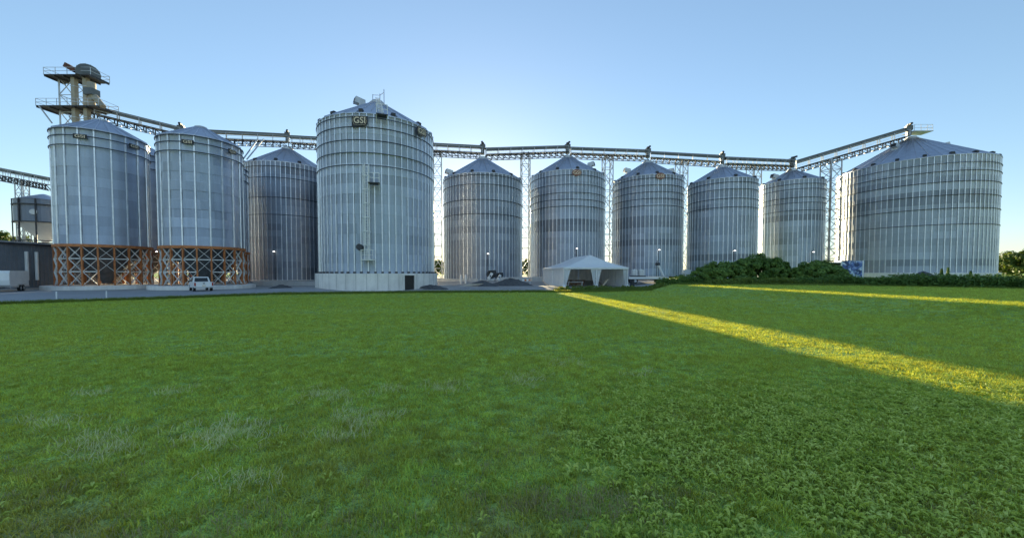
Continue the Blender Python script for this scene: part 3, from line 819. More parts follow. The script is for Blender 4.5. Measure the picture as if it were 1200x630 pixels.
# elevator head tower
YE = 61.0
pe = at(86, 320, YE)
ge = gz(pe.x, pe.y)
S = YE / F / math.cos(math.atan((86 - PX0) / F)) * 1.0
root = thing('elevator_tower', 'bucket elevator tower with railed platforms and round head behind the left hopper bin', 'elevator tower', (pe.x, pe.y, ge))
vx = Vector((math.cos(R(46)), math.sin(R(46)), 0)); vx = Vector((1, 0, 0))
def L3(px, py, dy=0.0):
    p = at(px, py, YE + dy); return p - Vector((pe.x, pe.y, ge))
topz = L3(86, 90).z
lattice(root, 2.6, topz, M['steel'], 2.6, .16, .09, (0, 1.4, 0))
cas = MB()
xa, xb = L3(93.5, 200).x, L3(107, 200).x
for x in (xa, xb): MB().box((x, -.3, topz / 2), (.56, .6, topz)).build('leg_casing', M['beige'], root)
band = MB()
for x in (xa, xb):
    for z in np.arange(2, topz, 2.4): band.box((x, -.3, z), (.68, .72, .10))
band.build('casing_flange', M['steel'], root)
xc = L3(103, 80).x; zc = L3(103, 88).z
hd_ = MB(); prof = [(1.35 * math.cos(t), 1.35 * math.sin(t)) for t in np.linspace(0, PI, 19)] + [(-1.35, -.55), (1.35, -.55)]
hd_.prism([(xc + x, zc + z) for x, z in prof][::-1], 1.5, Matrix.Translation((0, -.95, 0)))
hd_.v = [tuple(Matrix.Rotation(R(49), 3, 'Z') @ Vector((x - xc, y, z)) + Vector((xc, 0, 0))) for x, y, z in hd_.v]
ho = hd_.build('elevator_head', M['trough'], root)
rb_ = MB()
for t in np.linspace(.1, PI - .1, 8): rb_.bar((1.37 * math.cos(t), -1.0, zc + 1.37 * math.sin(t)), (1.37 * math.cos(t), .6, zc + 1.37 * math.sin(t)), .06)
rb_.v = [tuple(Matrix.Rotation(R(49), 3, 'Z') @ Vector(q) + Vector((xc, 0, 0))) for q in rb_.v]
rb_.build('head_rib', M['steel'], ho)
mo = MB(); p = L3(85, 80); q_ = L3(97, 87); mo.bar((p.x, -.9, p.z), (q_.x, -.9, q_.z), .6, .7); mo.build('belt_guard', M['rusty'], root)
def platform(px0, px1, py, dpt, rail=True):
    p, q_ = L3(px0, py), L3(px1, py); m_ = MB(); z = p.z
    m_.box(((p.x + q_.x) / 2, .2, z), (q_.x - p.x, dpt, .14))
    for x in np.linspace(p.x + .1, q_.x - .1, 6): m_.bar((x, .2 - dpt / 2, z - .18), (x, .2 + dpt / 2, z - .18), .12, .2)
    pl = m_.build('platform', M['dark_steel'], root)
    r_ = MB()
    for yy in (.2 - dpt / 2, .2 + dpt / 2):
        for x in np.linspace(p.x, q_.x, max(4, int((q_.x - p.x) / 1.3))): r_.bar((x, yy, z), (x, yy, z + 1.1), .055)
        for h in (.55, 1.1): r_.bar((p.x, yy, z + h), (q_.x, yy, z + h), .05)
    for x in (p.x, q_.x):
        for h in (.55, 1.1): r_.bar((x, .2 - dpt / 2, z + h), (x, .2 + dpt / 2, z + h), .05)
    r_.build('railing', M['steel'], pl)
platform(62, 116, 92, 2.8); platform(54, 126, 128, 3.0)
st_ = MB()
p, q_ = L3(63, 130), L3(78, 150)
for yy in (-1.9, 2.1): st_.bar((p.x, yy, p.z), (q_.x, yy, q_.z), .14)
st_.build('platform_strut', M['steel'], root)
sp = MB(); p = L3(112, 100); q_ = L3(114, 112); r_ = L3(127, 128)
sp.tube((p.x, -.6, p.z), (q_.x, -.8, q_.z), .55, 12).tube((q_.x, -.8, q_.z), (r_.x, -.8, r_.z), .42, 12)
s_ = L3(115, 128); sp.tube((q_.x - .2, -.7, q_.z), (s_.x, -.7, s_.z), .36, 12); sp.build('discharge_spout', M['beige'], root)
v_ = MB(); v_.box((q_.x, -.8, q_.z + .1), (1.3, 1.3, 1.0)); v_.build('distributor', M['trough'], root)
# conveyor from the tower down to the right
conveyor('conveyor with a dark walkway sloping down from the elevator tower', at(112, 127, 61), at(212, 151.5, 66), 1.0, head='b')
# conveyor coming in from the left edge
conveyor('conveyor entering at the left edge towards the elevator tower', at(-45, 190, 62), at(62, 211, 60), .9, head=None)
p = at(30, 320, 60.8); g = gz(p.x, p.y); t = at(30, 212, 60.8)
root = thing('lattice_tower', 'slim lattice tower holding up the conveyor at the left edge', 'lattice tower', (p.x, p.y, g - .05), 'lattice towers carrying the overhead conveyor')
lattice(root, 1.0, t.z - g, M['steel'], 1.8, .11, .06)

# small hopper tank left of the front hopper bins
YT = 62.0
pc = at(52, 250, YT); gt = gz(pc.x, pc.y); rt = 3.1
root = thing('hopper_tank', 'small grey hopper tank on legs above the dark metal building', 'tank', (pc.x, pc.y, gt), None)
zt0, zt1, zt2 = at(52, 262, YT).z - gt, at(52, 236, YT).z - gt, at(52, 228, YT).z - gt
zc0 = at(52, 284, YT).z - gt
MB().lathe([(rt, zt0), (rt, zt1)], 48).build('tank_wall', M['sheet_old'], root, True)
MB().lathe([(rt + .08, zt1 - .04), (.4, zt2), (0, zt2 + .1)], 24).build('tank_roof', M['roof'], root)
MB().lathe([(rt - .02, zt0 + .02), (.35, zc0)], 40).build('tank_cone', M['white'], root, True)
lm = MB().box((rt + .09, 0, zt1 / 2), (.14, .16, zt1)).mesh('leg', M['dark_steel'])
for k in range(10): link('leg', lm, root, None, 2 * PI * k / 10 + .3)
rm = MB().lathe([(rt + .02, -.07), (rt + .2, -.07), (rt + .2, .07), (rt + .02, .07)], 48).mesh('band', M['dark_steel'])
for z in (zt0, (zt0 + zt1) / 2 + .9, zc0 + .1): link('band', rm, root, (0, 0, z))
toward = math.atan2(-pc.y, -pc.x)
q = toward - .35
MB().tube(((rt - .05) * math.cos(q), (rt - .05) * math.sin(q), (zt0 + zt1) / 2 - .3), ((rt + .12) * math.cos(q), (rt + .12) * math.sin(q), (zt0 + zt1) / 2 - .3), .42, 18).build('manhole', M['steel'], root)

# ------------------------------------------------------------------ dark metal building
def metal_building():
    A = Vector((-59.1, 36.0, 0)); B = Vector((-59.9, 60.0, 0)); e = (B - A).normalized(); n_ = Vector((e.y, -e.x, 0))
    if n_.dot(-A) < 0: n_ = -n_
    g = .18; h = at(0, 282.5, 44).z - g
    root = thing('metal_building', 'dark blue-grey ribbed metal building at the left edge', 'building', (A.x, A.y, g - .05))
    L = (B - A).length; W = 24
    rot = Matrix((e, -n_, Vector((0, 0, 1)))).transposed()
    T = lambda x, y, z: rot @ Vector((x, y, z))
    m_ = MB(); m_.box(T(L / 2, W / 2, h / 2), (L, W, h), rot); m_.build('wall', M['grey_wall'], root)
    rf = MB(); pts = [T(-.3, -.35, h + .02), T(L + .3, -.35, h + .02), T(L + .3, W / 2, h + .5), T(-.3, W / 2, h + .5)]
    rf.quadface(pts); rf.quadface([T(-.3, W / 2, h + .5), T(L + .3, W / 2, h + .5), T(L + .3, W + .3, h + .02), T(-.3, W + .3, h + .02)])
    rf.quadface([T(-.3, -.35, h - .22), T(L + .3, -.35, h - .22), T(L + .3, -.35, h + .02), T(-.3, -.35, h + .02)])
    rf.build('roof', M['dark_steel'], root)
    rib = MB().prism([(-.06, 0), (.06, 0), (.035, .05), (-.035, .05)], h - .2)
    rme = MB(); rme.box((0, -.03, h / 2 - .1), (.10, .06, h - .25)); rme = rme.mesh('cladding_rib', M['grey_wall'])
    for k in range(int(L / .42)):
        o = link('cladding_rib', rme, root, T(.2 + k * .42, 0, 0)); o.rotation_euler = rot.to_euler()
    for x in (10.4, 11.4):
        p = MB(); p.tube(T(x, -.22, 1.2), T(x, -.22, h - 1.0), .16, 10); p.build('downpipe', M['white'], root)
    k = MB(); k.box(T(L / 2, -.35, h + .06), (L + .6, .12, .16), rot); k.build('eave_trim', M['steel'], root)
    f = MB(); f.box(T(L / 2, -.1, .1), (L, .2, .3), rot); f.build('plinth', M['concrete_low'], root)
metal_building()

# ------------------------------------------------------------------ enclosed trailer, pickup
def wheel(parent, x, y, z, r, w, axis='y'):
    o = MB(); o.tube((x, y - w / 2, z), (x, y + w / 2, z), r, 20); t = o.build('wheel', M['rubber'], parent)
    h = MB(); h.tube((x, y - w / 2 - .015, z), (x, y + w / 2 + .015, z), r * .56, 14); h.build('rim', M['steel'], t)

p = at(6, 343, 40.5); 
root = thing('enclosed_trailer', 'white enclosed cargo trailer parked by the metal building at the left edge', 'trailer', (p.x, p.y, gz(p.x, p.y) + .05), None, rotz=R(-52))
prof = [(-2.6, .45), (2.0, .45), (2.45, .7), (2.55, 1.2), (2.5, 1.95), (2.3, 2.2), (-2.6, 2.2)]
MB().prism(prof, 2.0, Matrix.Translation((0, -1.0, 0))).build('body', M['white'], root)
MB().box((-.1, -1.02, .5), (5.0, .05, .16)).box((-.1, 1.02, .5), (5.0, .05, .16)).box((-2.58, -1.02, 1.3), (.1, .05, 1.75)).build('trim', M['steel'], root)
for y in (-1.0, 1.0):
    for x in (-.75, .05): wheel(root, x, y, .33, .33, .2)
MB().box((-.35, -1.06, .72), (1.75, .22, .06)).box((-.35, 1.06, .72), (1.75, .22, .06)).build('fender', M['steel'], root)
MB().bar((2.3, 0, .45), (3.6, 0, .45), .1).bar((2.3, .6, .45), (3.4, 0, .45), .08).bar((2.3, -.6, .45), (3.4, 0, .45), .08).build('tow_bar', M['dark_steel'], root)
MB().box((1.5, -1.02, 1.3), (.75, .04, 1.5)).build('side_door', M['white'], root)
MB().box((-2.4, -1.025, .75), (.05, .04, .12)).box((-1.2, -1.025, .62), (.3, .03, .08)).build('marker_lamp', M['red_lens'], root)

def pickup():
    p = at(235.5, 341, 42.0)
    root = thing('pickup_truck', 'white pickup truck seen from behind in front of the hopper bins', 'pickup truck', (p.x, p.y, gz(p.x, p.y) + .055), None, rotz=R(90 + 46))
    w = 1.9
    # rounded body from stations along x (front positive)
    def section(b, xs, z0, z1, hw, tuck=.06):
        b_ = [(-hw, z0), (-hw - .0, z0 + (z1 - z0) * .45), (-hw + tuck, z1 - .05), (-hw + tuck + .06, z1), (hw - tuck - .06, z1), (hw - tuck, z1 - .05), (hw, z0 + (z1 - z0) * .45), (hw, z0)]
        i = len(b.v)
        for x in xs: b.v += [(x, y, z) for y, z in b_]
        n = len(b_)
        for k in range(len(xs) - 1):
            for j in range(n): b.f.append((i + k * n + j, i + k * n + (j + 1) % n, i + (k + 1) * n + (j + 1) % n, i + (k + 1) * n + j))
        b.f.append(tuple(range(i, i + n))); b.f.append(tuple(range(i + (len(xs) - 1) * n + n - 1, i + (len(xs) - 1) * n - 1, -1)))
    bd = MB(); section(bd, (-.55, .2, 1.2, 2.6), .42, 1.12, w / 2); section(bd, (-2.6, -2.55, -.57), .45, .60, w / 2 - .02)
    for s in (-1, 1): bd.box((-1.58, s * (w / 2 - .07), .83), (2.0, .16, .60))
    bd.box((-.62, 0, .86), (.08, w - .3, .5)); bo = bd.build('body', M['white'], root)
    tg = MB(); tg.box((-2.58, 0, .85), (.09, w - .36, .56)); t = tg.build('tailgate', M['white'], root)
    MB().box((-2.635, 0, .98), (.02, .20, .10)).build('emblem', M['black'], t); MB().box((-2.64, 0, .70), (.02, .34, .13)).build('licence_plate', M['cream'], t)
    cb = MB(); pro = [(-.56, 1.10), (-.42, 1.72), (-.3, 1.78), (.85, 1.78), (1.5, 1.14)]
    i = 0
    for s, inset in ((-1, 0),):
        lo, hi = w / 2 - .05, w / 2 - .20
        ring = lambda y0, y1: [(-.56, y0, 1.10), (-.42, y1, 1.70), (-.3, y1 - .03 * (1 if y1 > 0 else -1), 1.78), (.85, y1 - .03 * (1 if y1 > 0 else -1), 1.78), (1.5, y0, 1.13)]
        l, r = ring(-lo, -hi), ring(lo, hi)
        cb.v += l + r; cb.f += [(0, 1, 2, 3, 4), (9, 8, 7, 6, 5)] + [(k, 5 + k, 6 + k, 1 + k) for k in range(4)]
    co = cb.build('cab', M['white'], root)
    gw = MB(); gw.quadface([(-.555, -.70, 1.17), (-.555, .70, 1.17), (-.44, .62, 1.66), (-.44, -.62, 1.66)])
    gw.v = [(x - .012, y, z) for x, y, z in gw.v]; gw.build('rear_window', M['glass'], co)
    for s in (-1, 1):
        g_ = MB(); g_.quadface([(-.42, s * (w / 2 - .055), 1.18), (1.25, s * (w / 2 - .055), 1.18), (.80, s * (w / 2 - .165), 1.66), (-.3, s * (w / 2 - .165), 1.66)]); g_.build('side_window', M['glass'], co)
        MB().box((-2.60, s * (w / 2 - .10), .88), (.08, .15, .40)).build('tail_light', M['red_lens'], root)
        MB().box((1.15, s * (w / 2 + .12), 1.2), (.1, .22, .16)).build('mirror', M['black'], root)
        for x in (-1.62, 1.72):
            wheel(root, x, s * (w / 2 - .12), .38, .38, .24)
    ws = MB(); ws.quadface([(1.47, -.72, 1.18), (1.47, .72, 1.18), (.90, .6, 1.74), (.90, -.6, 1.74)]); ws.v = [(x + .015, y, z + .01) for x, y, z in ws.v]; ws.build('windscreen', M['glass'], co)
    MB().box((-2.72, 0, .52), (.18, w - .1, .16)).build('rear_bumper', M['steel'], root)
    MB().box((2.64, 0, .52), (.16, w - .1, .2)).build('front_bumper', M['steel'], root)
    root.scale = (.86, .86, .86)
pickup()

# white marker posts by the road
for px, py, Y, lab in ((66.5, 354, 29.5, 'white marker post nearest the left edge of the lawn'), (125, 352, 31.0, 'white marker post left of the pickup at the lawn edge')):
    p = at(px, py, Y); z = gz(p.x, p.y)
    b_ = MB(); b_.box((0, 0, .30), (.07, .05, .75)); b_.prism([(-.035, .675), (.035, .675), (0, .72)], .05, Matrix.Translation((0, -.025, 0)))
    tag(b_.build('marker_post', M['white'], None, loc=(p.x, p.y, z)), lab, 'post', 'roadside marker posts')

# ------------------------------------------------------------------ marquee tent
def tent():
    O = Vector((6.74, 49.2, 0)); u = Vector((.990, .139, 0)); v = Vector((-.139, .990, 0)); W, D_ = 8.65, 12.0
    c_ = O + u * W / 2; zg = gz(c_.x, c_.y); ez = 2.62; pk = 4.35
    root = thing('marquee_tent', 'white marquee tent with tied-back curtains on its open front', 'tent', (O.x, O.y, zg))
    rot = Matrix((u, v, Vector((0, 0, 1)))).transposed()
    T = lambda x, y, z: rot @ Vector((x, y, z))
    def fabric(name, fn, nu, nv, parent=root, smooth=True):
        b_ = MB()
        for j in range(nv + 1):
            for i in range(nu + 1): b_.v.append(tuple(T(*fn(i / nu, j / nv))))
        for j in range(nv):
            for i in range(nu): a = j * (nu + 1) + i; b_.f.append((a, a + 1, a + nu + 2, a + nu + 1))
        return b_.build(name, M['canvas'], parent, smooth)
    o_ = .12; k0, k1 = 2.2, D_ - 2.2
    def face(p0, p1, q0, q1, name):
        def fn(s, t):
            a = [p0[i] * (1 - s) + p1[i] * s for i in range(3)]; b = [q0[i] * (1 - s) + q1[i] * s for i in range(3)]
            sag = -.16 * math.sin(PI * t)
            return (a[0] * (1 - t) + b[0] * t, a[1] * (1 - t) + b[1] * t, a[2] * (1 - t) + b[2] * t + sag)
        return fabric(name, fn, 14, 8)
    P = [(-o_, -o_, ez), (W + o_, -o_, ez), (W + o_, D_ + o_, ez), (-o_, D_ + o_, ez)]; A = (W / 2, k0, pk); B = (W / 2, k1, pk)
    face(P[0], P[1], A, A, 'roof_panel'); face(P[1], P[2], A, B, 'roof_panel'); face(P[2], P[3], B, B, 'roof_panel'); face(P[3], P[0], B, A, 'roof_panel')
    val = MB()
    for a, b in ((P[0], P[1]), (P[1], P[2]), (P[2], P[3]), (P[3], P[0])):
        n = 24; i0 = len(val.v)
        for k in range(n + 1):
            t = k / n; x, y = a[0] + (b[0] - a[0]) * t, a[1] + (b[1] - a[1]) * t
            val.v += [tuple(T(x, y, ez)), tuple(T(x, y, ez - .20 - .03 * (k % 2)))]
        for k in range(n): val.f.append((i0 + 2 * k, i0 + 2 * k + 2, i0 + 2 * k + 3, i0 + 2 * k + 1))
    val.build('valance', M['canvas'], root)
    pleat = lambda s, n, a: a * math.sin(s * n * 2 * PI)
    for k in range(4):                                          # left wall, four panels
        y0, y1 = D_ * k / 4 + .03, D_ * (k + 1) / 4 - .03
        fabric('wall_panel', lambda s, t, y0=y0, y1=y1: (.02 + pleat(s, 4, .05) * (1 - t * .6), y1 + (y0 - y1) * s, .02 + (ez - .06) * t), 32, 3)
    for k in range(3):                                          # back wall
        x0, x1 = W * k / 3 + .03, W * (k + 1) / 3 - .03
        fabric('wall_panel', lambda s, t, x0=x0, x1=x1: (x0 + (x1 - x0) * s, D_ - .05 + pleat(s, 4, .05), .02 + (ez - .06) * t), 32, 3)
    for k in range(4):
        y0, y1 = D_ * k / 4 + .03, D_ * (k + 1) / 4 - .03
        fabric('wall_panel', lambda s, t, y0=y0, y1=y1: (W - .02 + pleat(s, 4, .05), y0 + (y1 - y0) * s, .02 + (ez - .06) * t), 32, 3)
    # tied-back curtains, gathered at knee height
    def curtain(x, dr, wtop):
        def fn(s, t):
            wd = wtop * (1 - t) ** 1.1 + .16 + .10 * max(0, t - .82) / .18
            return (x + dr * (s * wd), .02 + .07 * math.sin(s * 9 * PI) * (1 - .4 * t), (ez - .1) * (1 - t) + .03)
        fabric('curtain', fn, 36, 12)
    curtain(.10, 1, .7); curtain(W / 2 - .08, -1, .55); curtain(W / 2 + .08, 1, .55); curtain(W - .10, -1, .4)
    pm = MB().box((0, 0, ez / 2), (.1, .1, ez)).mesh('pole', M['white'])
    for x, y in [(.0, -.03), (W / 2, -.03), (W, -.03), (W, D_), (0, D_), (W / 2, D_), (0, D_ / 2), (W, D_ / 2)]: link('pole', pm, root, T(x, y, 0))
    fr_ = MB()
    for a, b in (((0, 0, ez - .05), (W, 0, ez - .05)), ((0, D_, ez - .05), (W, D_, ez - .05)), ((0, 0, ez - .05), (0, D_, ez - .05)), ((W, 0, ez - .05), (W, D_, ez - .05)), ((W / 2, k0, pk - .12), (W / 2, k1, pk - .12))): fr_.bar(T(*a), T(*b), .07)
    fr_.build('eave_frame', M['steel'], root)
    wb = MB().lathe([(.3, 0), (.32, .05), (.22, .3), (.08, .36), (0, .36)], 14).mesh('pole_weight', M['white'])
    for x in (0, W / 2, W): link('pole_weight', wb, root, T(x, -.03, .01))
    # things stored inside
    def put(name, lab, cat, x, y, rz=0, group=None):
        p = O + T(x, y, 0); return thing(name, lab, cat, (p.x, p.y, gz(p.x, p.y) + .03), group, rotz=rz)
    for x, y, rz, lab in ((1.5, 3.6, .2, 'dark brown wooden table on the left inside the tent'), (3.1, 3.0, -.3, 'dark brown wooden table beside the middle tent curtain')):
        t = put('wooden_table', lab, 'table', x, y, rz, 'wooden tables stored in the tent')
        for k in range(4): MB().box((0, -.36 + k * .24, .78), (1.5, .22, .05)).build('plank', M['wood'], t)
        for sx in (-1, 1):
            MB().bar((sx * .55, -.45, .0), (sx * .55, .30, .76), .09).build('leg', M['wood'], t); MB().bar((sx * .47, .45, .0), (sx * .47, -.30, .76), .09).build('leg', M['wood'], t)
        MB().bar((-.62, 0, .42), (.62, 0, .42), .07).build('stretcher', M['wood'], t)
    t = put('timber_stack', 'low stack of orange-brown boards lying behind the tables in the tent', 'timber', 2.2, 5.2, .05)
    for j in range(4):
        for k in range(4): MB().box((rnd.uniform(-.1, .1), -.45 + k * .3, .07 + j * .09), (3.3, .27, .08)).build('board', M['pale_wood'] if j < 2 else M['wood'], t)
    t = put('folding_table', 'pale folding table set low at the open tent front', 'table', 2.0, 1.6, 0)
    MB().box((0, 0, .55), (2.1, .75, .05)).build('table_top', M['white'], t)
    for sx in (-1, 1):
        for sy in (-1, 1): MB().box((sx * .9, sy * .3, .265), (.05, .05, .53)).build('leg', M['steel'], t)
    t = put('pallet', 'pale slatted pallet leaning beside the middle tent pole', 'pallet', 5.35, .75, 0)
    Rm = Matrix.Rotation(R(38), 3, 'Y')
    for k in range(5): MB().box(Rm @ Vector((-.05, 0, .0)) + Rm @ Vector((.0, 0, .12 + k * .26)) + Vector((0, 0, 0)), (.03, 1.0, .12), Rm).build('slat', M['pale_wood'], t)
    for y in (-.45, 0, .45): MB().box(Rm @ Vector((.02, 0, .64)) + Vector((0, y, 0)), (.09, .06, 1.25), Rm).build('runner', M['pale_wood'], t)
    t = put('scaffold_frame', 'dark crossed scaffold frame standing deep inside the tent', 'scaffold', 5.9, 4.2, 0)
    for x in (-.7, .7): MB().tube((x, 0, 0), (x, 0, 1.9), .03, 8).build('post', M['rusty'], t)
    for a, b in (((-.7, 0, .2), (.7, 0, 1.8)), ((.7, 0.05, .2), (-.7, 0.05, 1.8))): MB().tube(a, b, .025, 8).build('brace', M['rusty'], t)
tent()

# ------------------------------------------------------------------ yard clutter
def mound(name, label, cat, px, py, Y, rx, ry, h, mat, group=None, seed=0):
    p = at(px, py, Y); z = gz(p.x, p.y); rs = np.random.RandomState(seed); b_ = MB(); n, m_ = 40, 12
    ph = rs.uniform(0, 6.28, 8)
    for j in range(m_ + 1):
        t = j / m_
        for k in range(n):
            q = 2 * PI * k / n; wob = 1 + .14 * math.sin(2 * q + ph[0]) + .10 * math.sin(3 * q + ph[1]) + .05 * math.sin(7 * q + ph[2])
            r = t * wob; hz = h * max(0, (1 - t ** 1.25)) * (1 + .22 * math.sin(3 * q + ph[3]) * t) + rs.normal(0, .035) * (t < 1)
            b_.v.append((rx * r * math.cos(q), ry * r * math.sin(q), hz - .12 * t))
    for j in range(m_):
        for k in range(n): b_.f.append((j * n + k, j * n + (k + 1) % n, (j + 1) * n + (k + 1) % n, (j + 1) * n + k))
    return tag(b_.build(name, mat, None, False, loc=(p.x, p.y, z + .01)), label, cat, group)
mound('gravel_pile', 'low dark gravel pile, the left one before the dark grey bin', 'gravel pile', 565, 335, 52, 2.6, 1.6, .75, M['pile'], 'dark gravel piles', 1)
mound('gravel_pile', 'broader dark gravel pile, the right one before the dark grey bin', 'gravel pile', 598, 335, 53.5, 3.4, 1.8, 1.05, M['pile'], 'dark gravel piles', 2)
mound('gravel_pile', 'small low spill of dark gravel at the foot of the tallest bin', 'gravel pile', 505, 337, 47, 2.6, 1.1, .42, M['pile'], 'dark gravel piles', 3)
mound('gravel_pile', 'grey gravel pile against the concrete ring of the widest bin', 'gravel pile', 1082, 327, 55, 3.6, 2.0, 1.75, M['pile'], 'dark gravel piles', 4)
mound('gravel_pile', 'small dark heap beside the half-hidden bin and the pickup', 'gravel pile', 330, 337, 47, 1.6, .9, .42, M['pile'], 'dark gravel piles', 5)

# low retaining kerb walls in front of the row
for i, (pa, pb, za, lab) in enumerate(((at(513, 330, 61), at(560, 330, 61), 1.28, 'low concrete wall left of the gravel piles'), (at(582, 327, 61), at(636, 327, 61), 1.55, 'low concrete wall between the gravel piles and the tent'), (at(297, 333, 58), at(372, 333, 58), .9, 'low concrete wall before the half-hidden bin'))):
    m_ = (pa + pb) / 2; z = gz(m_.x, m_.y)
    L = (pb - pa).length; rt_ = thing('retaining_wall', lab, 'wall', (m_.x, m_.y, z), 'low concrete walls in the yard')
    n = int(L / 1.5); 
    bm_ = MB(); bm_.box((0, 0, (za - z) / 2 - .2), (L / n - .03, .35, za - z + .4)); me = bm_.mesh('block', M['concrete_low'])
    for k in range(n): link('block', me, rt_, (-L / 2 + (k + .5) * L / n, rnd.uniform(-.03, .03), rnd.uniform(-.02, .03)))

def fan(label, px, py, Y, s=1.0, rz=0.0):
    p = at(px, py, Y); root = thing('aeration_fan', label, 'fan', (p.x, p.y, gz(p.x, p.y)), 'aeration fans at the bin feet', rotz=rz)
    root.scale = (s, s, s)
    prof = []
    for t in np.linspace(0, 1.6 * PI, 22): r = .55 + .09 * t; prof.append((r * math.cos(t + PI * .6), 1.15 + r * math.sin(t + PI * .6)))
    MB().prism(prof[::-1], .6, Matrix.Translation((0, -.3, 0))).build('housing', M['dark_steel'], root)
    MB().tube((0, -.36, 1.15), (0, -.28, 1.15), .38, 18).build('inlet', M['black'], root)
    MB().bar((.25, -.45, 1.25), (-.35, -.6, .3), .42, .4).build('duct', M['white'], root)
    MB().box((0, 0, .12), (1.1, .9, .24)).build('stand', M['steel'], root)
    MB().tube((-.1, -.75, .75), (-.1, -.35, .75), .2, 12).build('motor', M['dark_steel'], root)
fan('dark curved blower with pale duct at the foot of the dark grey bin', 575, 327, 61.8, 1.0)
fan('smaller dark blower just right of the curved one behind the gravel pile', 584, 327, 61.3, .8, .4)
p = at(774, 326, 64); root = thing('sweep_auger', 'white slanting tube with dark motor on the bin right of the tent', 'auger', (p.x, p.y, gz(p.x, p.y)))
MB().tube((.5, -.1, .3), (-.35, 0, 2.2), .19, 12).build('tube', M['white'], root); MB().box((-.5, 0, 2.4), (.6, .5, .45)).build('motor', M['dark_steel'], root); MB().bar((-.7, 0, 0), (-.6, 0, 3.0), .08).build('post', M['dark_steel'], root)

# wagon with two white tanks, rusty implement, white cabinet
p = at(757, 332, 57); root = thing('flat_wagon', 'pale flat wagon parked just right of the tent', 'wagon', (p.x, p.y, gz(p.x, p.y)), None, rotz=.05)
for k in range(10): MB().box((-2.7 + k * .6, 0, .98), (.57, 2.0, .08)).build('plank', M['concrete_low'], root)
MB().box((0, -.98, .82), (6.0, .08, .3)).build('side_rail', M['white'], root); MB().box((0, .98, .82), (6.0, .08, .3)).build('side_rail', M['white'], root)
MB().box((0, 0, .6), (5.4, .5, .2)).build('chassis', M['dark_steel'], root)
for x in (-2.0, 2.0):
    for y in (-.85, .85): wheel(root, x, y, .38, .38, .22)
for k, x in enumerate((-1.75, -.75)):
    pp = Vector((p.x + x, p.y, gz(p.x, p.y) + 1.03))
    t = thing('liquid_tote', ('left' if k == 0 else 'right') + ' one of the two white liquid totes on the pale wagon', 'tote', pp, 'white totes on the wagon')
    b_ = MB(); b_.lathe([(.0, .12), (.40, .12), (.46, .2), (.46, .95), (.38, 1.02), (.12, 1.04), (.12, 1.12), (0, 1.12)], 8); b_.build('tank', M['white'], t)
    cg_ = MB()
    for z in (.2, .45, .7, .95): cg_.bar((-.5, -.5, z), (.5, -.5, z), .03).bar((-.5, .5, z), (.5, .5, z), .03).bar((-.5, -.5, z), (-.5, .5, z), .03).bar((.5, -.5, z), (.5, .5, z), .03)
    for a in (-.5, 0, .5): cg_.bar((a, -.5, .1), (a, -.5, 1.0), .03).bar((a, .5, .1), (a, .5, 1.0), .03)
    cg_.build('cage', M['steel'], t); MB().box((0, 0, .06), (1.05, 1.05, .12)).build('pallet_base', M['dark_steel'], t)
p = at(789, 331, 57); root = thing('rusty_implement', 'rusty dark farm implement lying between the wagon and the bushes', 'implement', (p.x, p.y, gz(p.x, p.y)))
MB().bar((-2, 0, .9), (2, 0, .95), .22).bar((-1.8, .8, .8), (1.9, .8, .8), .16).bar((-1.9, -.3, .5), (-1.9, 1.0, .9), .14).build('frame', M['rusty'], root)
for x in np.linspace(-1.8, 1.8, 7):
    MB().bar((x, 0, .95), (x + .2, -.4, .45), .08).bar((x + .2, -.4, .45), (x, -.55, .05), .07).build('tine', M['rusty'], root)
for x in (-1.2, 1.2): wheel(root, x, .5, .42, .42, .2)
p = at(805, 330, 58); root = thing('power_cabinet', 'small white cabinet standing left of the green bushes', 'cabinet', (p.x, p.y, gz(p.x, p.y)))
MB().box((0, 0, .95), (.9, .6, 1.9)).build('body', M['white'], root); MB().box((0, 0, 1.94), (1.0, .72, .08)).build('lid', M['white'], root); MB().box((.0, -.315, .95), (.78, .03, 1.6)).build('door', M['white'], root); MB().box((.3, -.345, .95), (.04, .03, .25)).build('handle', M['dark_steel'], root)
p = at(815, 330, 58.5); root = thing('loading_ramp', 'low white sloping ramp next to the small cabinet', 'ramp', (p.x, p.y, gz(p.x, p.y)))
MB().prism([(-1.0, 0), (1.3, 0), (1.3, .75), (-1.0, 1.05)], 1.2).build('deck', M['white'], root); MB().box((.1, -.02, .2), (2.2, .03, .1)).build('edge', M['steel'], root)
p = at(751, 334, 53); root = thing('fuel_drum', 'dark steel drum standing at the right corner of the tent', 'drum', (p.x - 1.2, p.y, gz(p.x, p.y)))
MB().lathe([(0, .02), (.29, .02), (.29, .3), (.31, .32), (.29, .34), (.29, .58), (.31, .6), (.29, .62), (.29, .9), (.26, .9), (.26, .87), (0, .87)], 20).build('shell', M['dark_steel'], root); MB().tube((.12, 0, .87), (.12, 0, .9), .04, 8).build('bung', M['steel'], root)
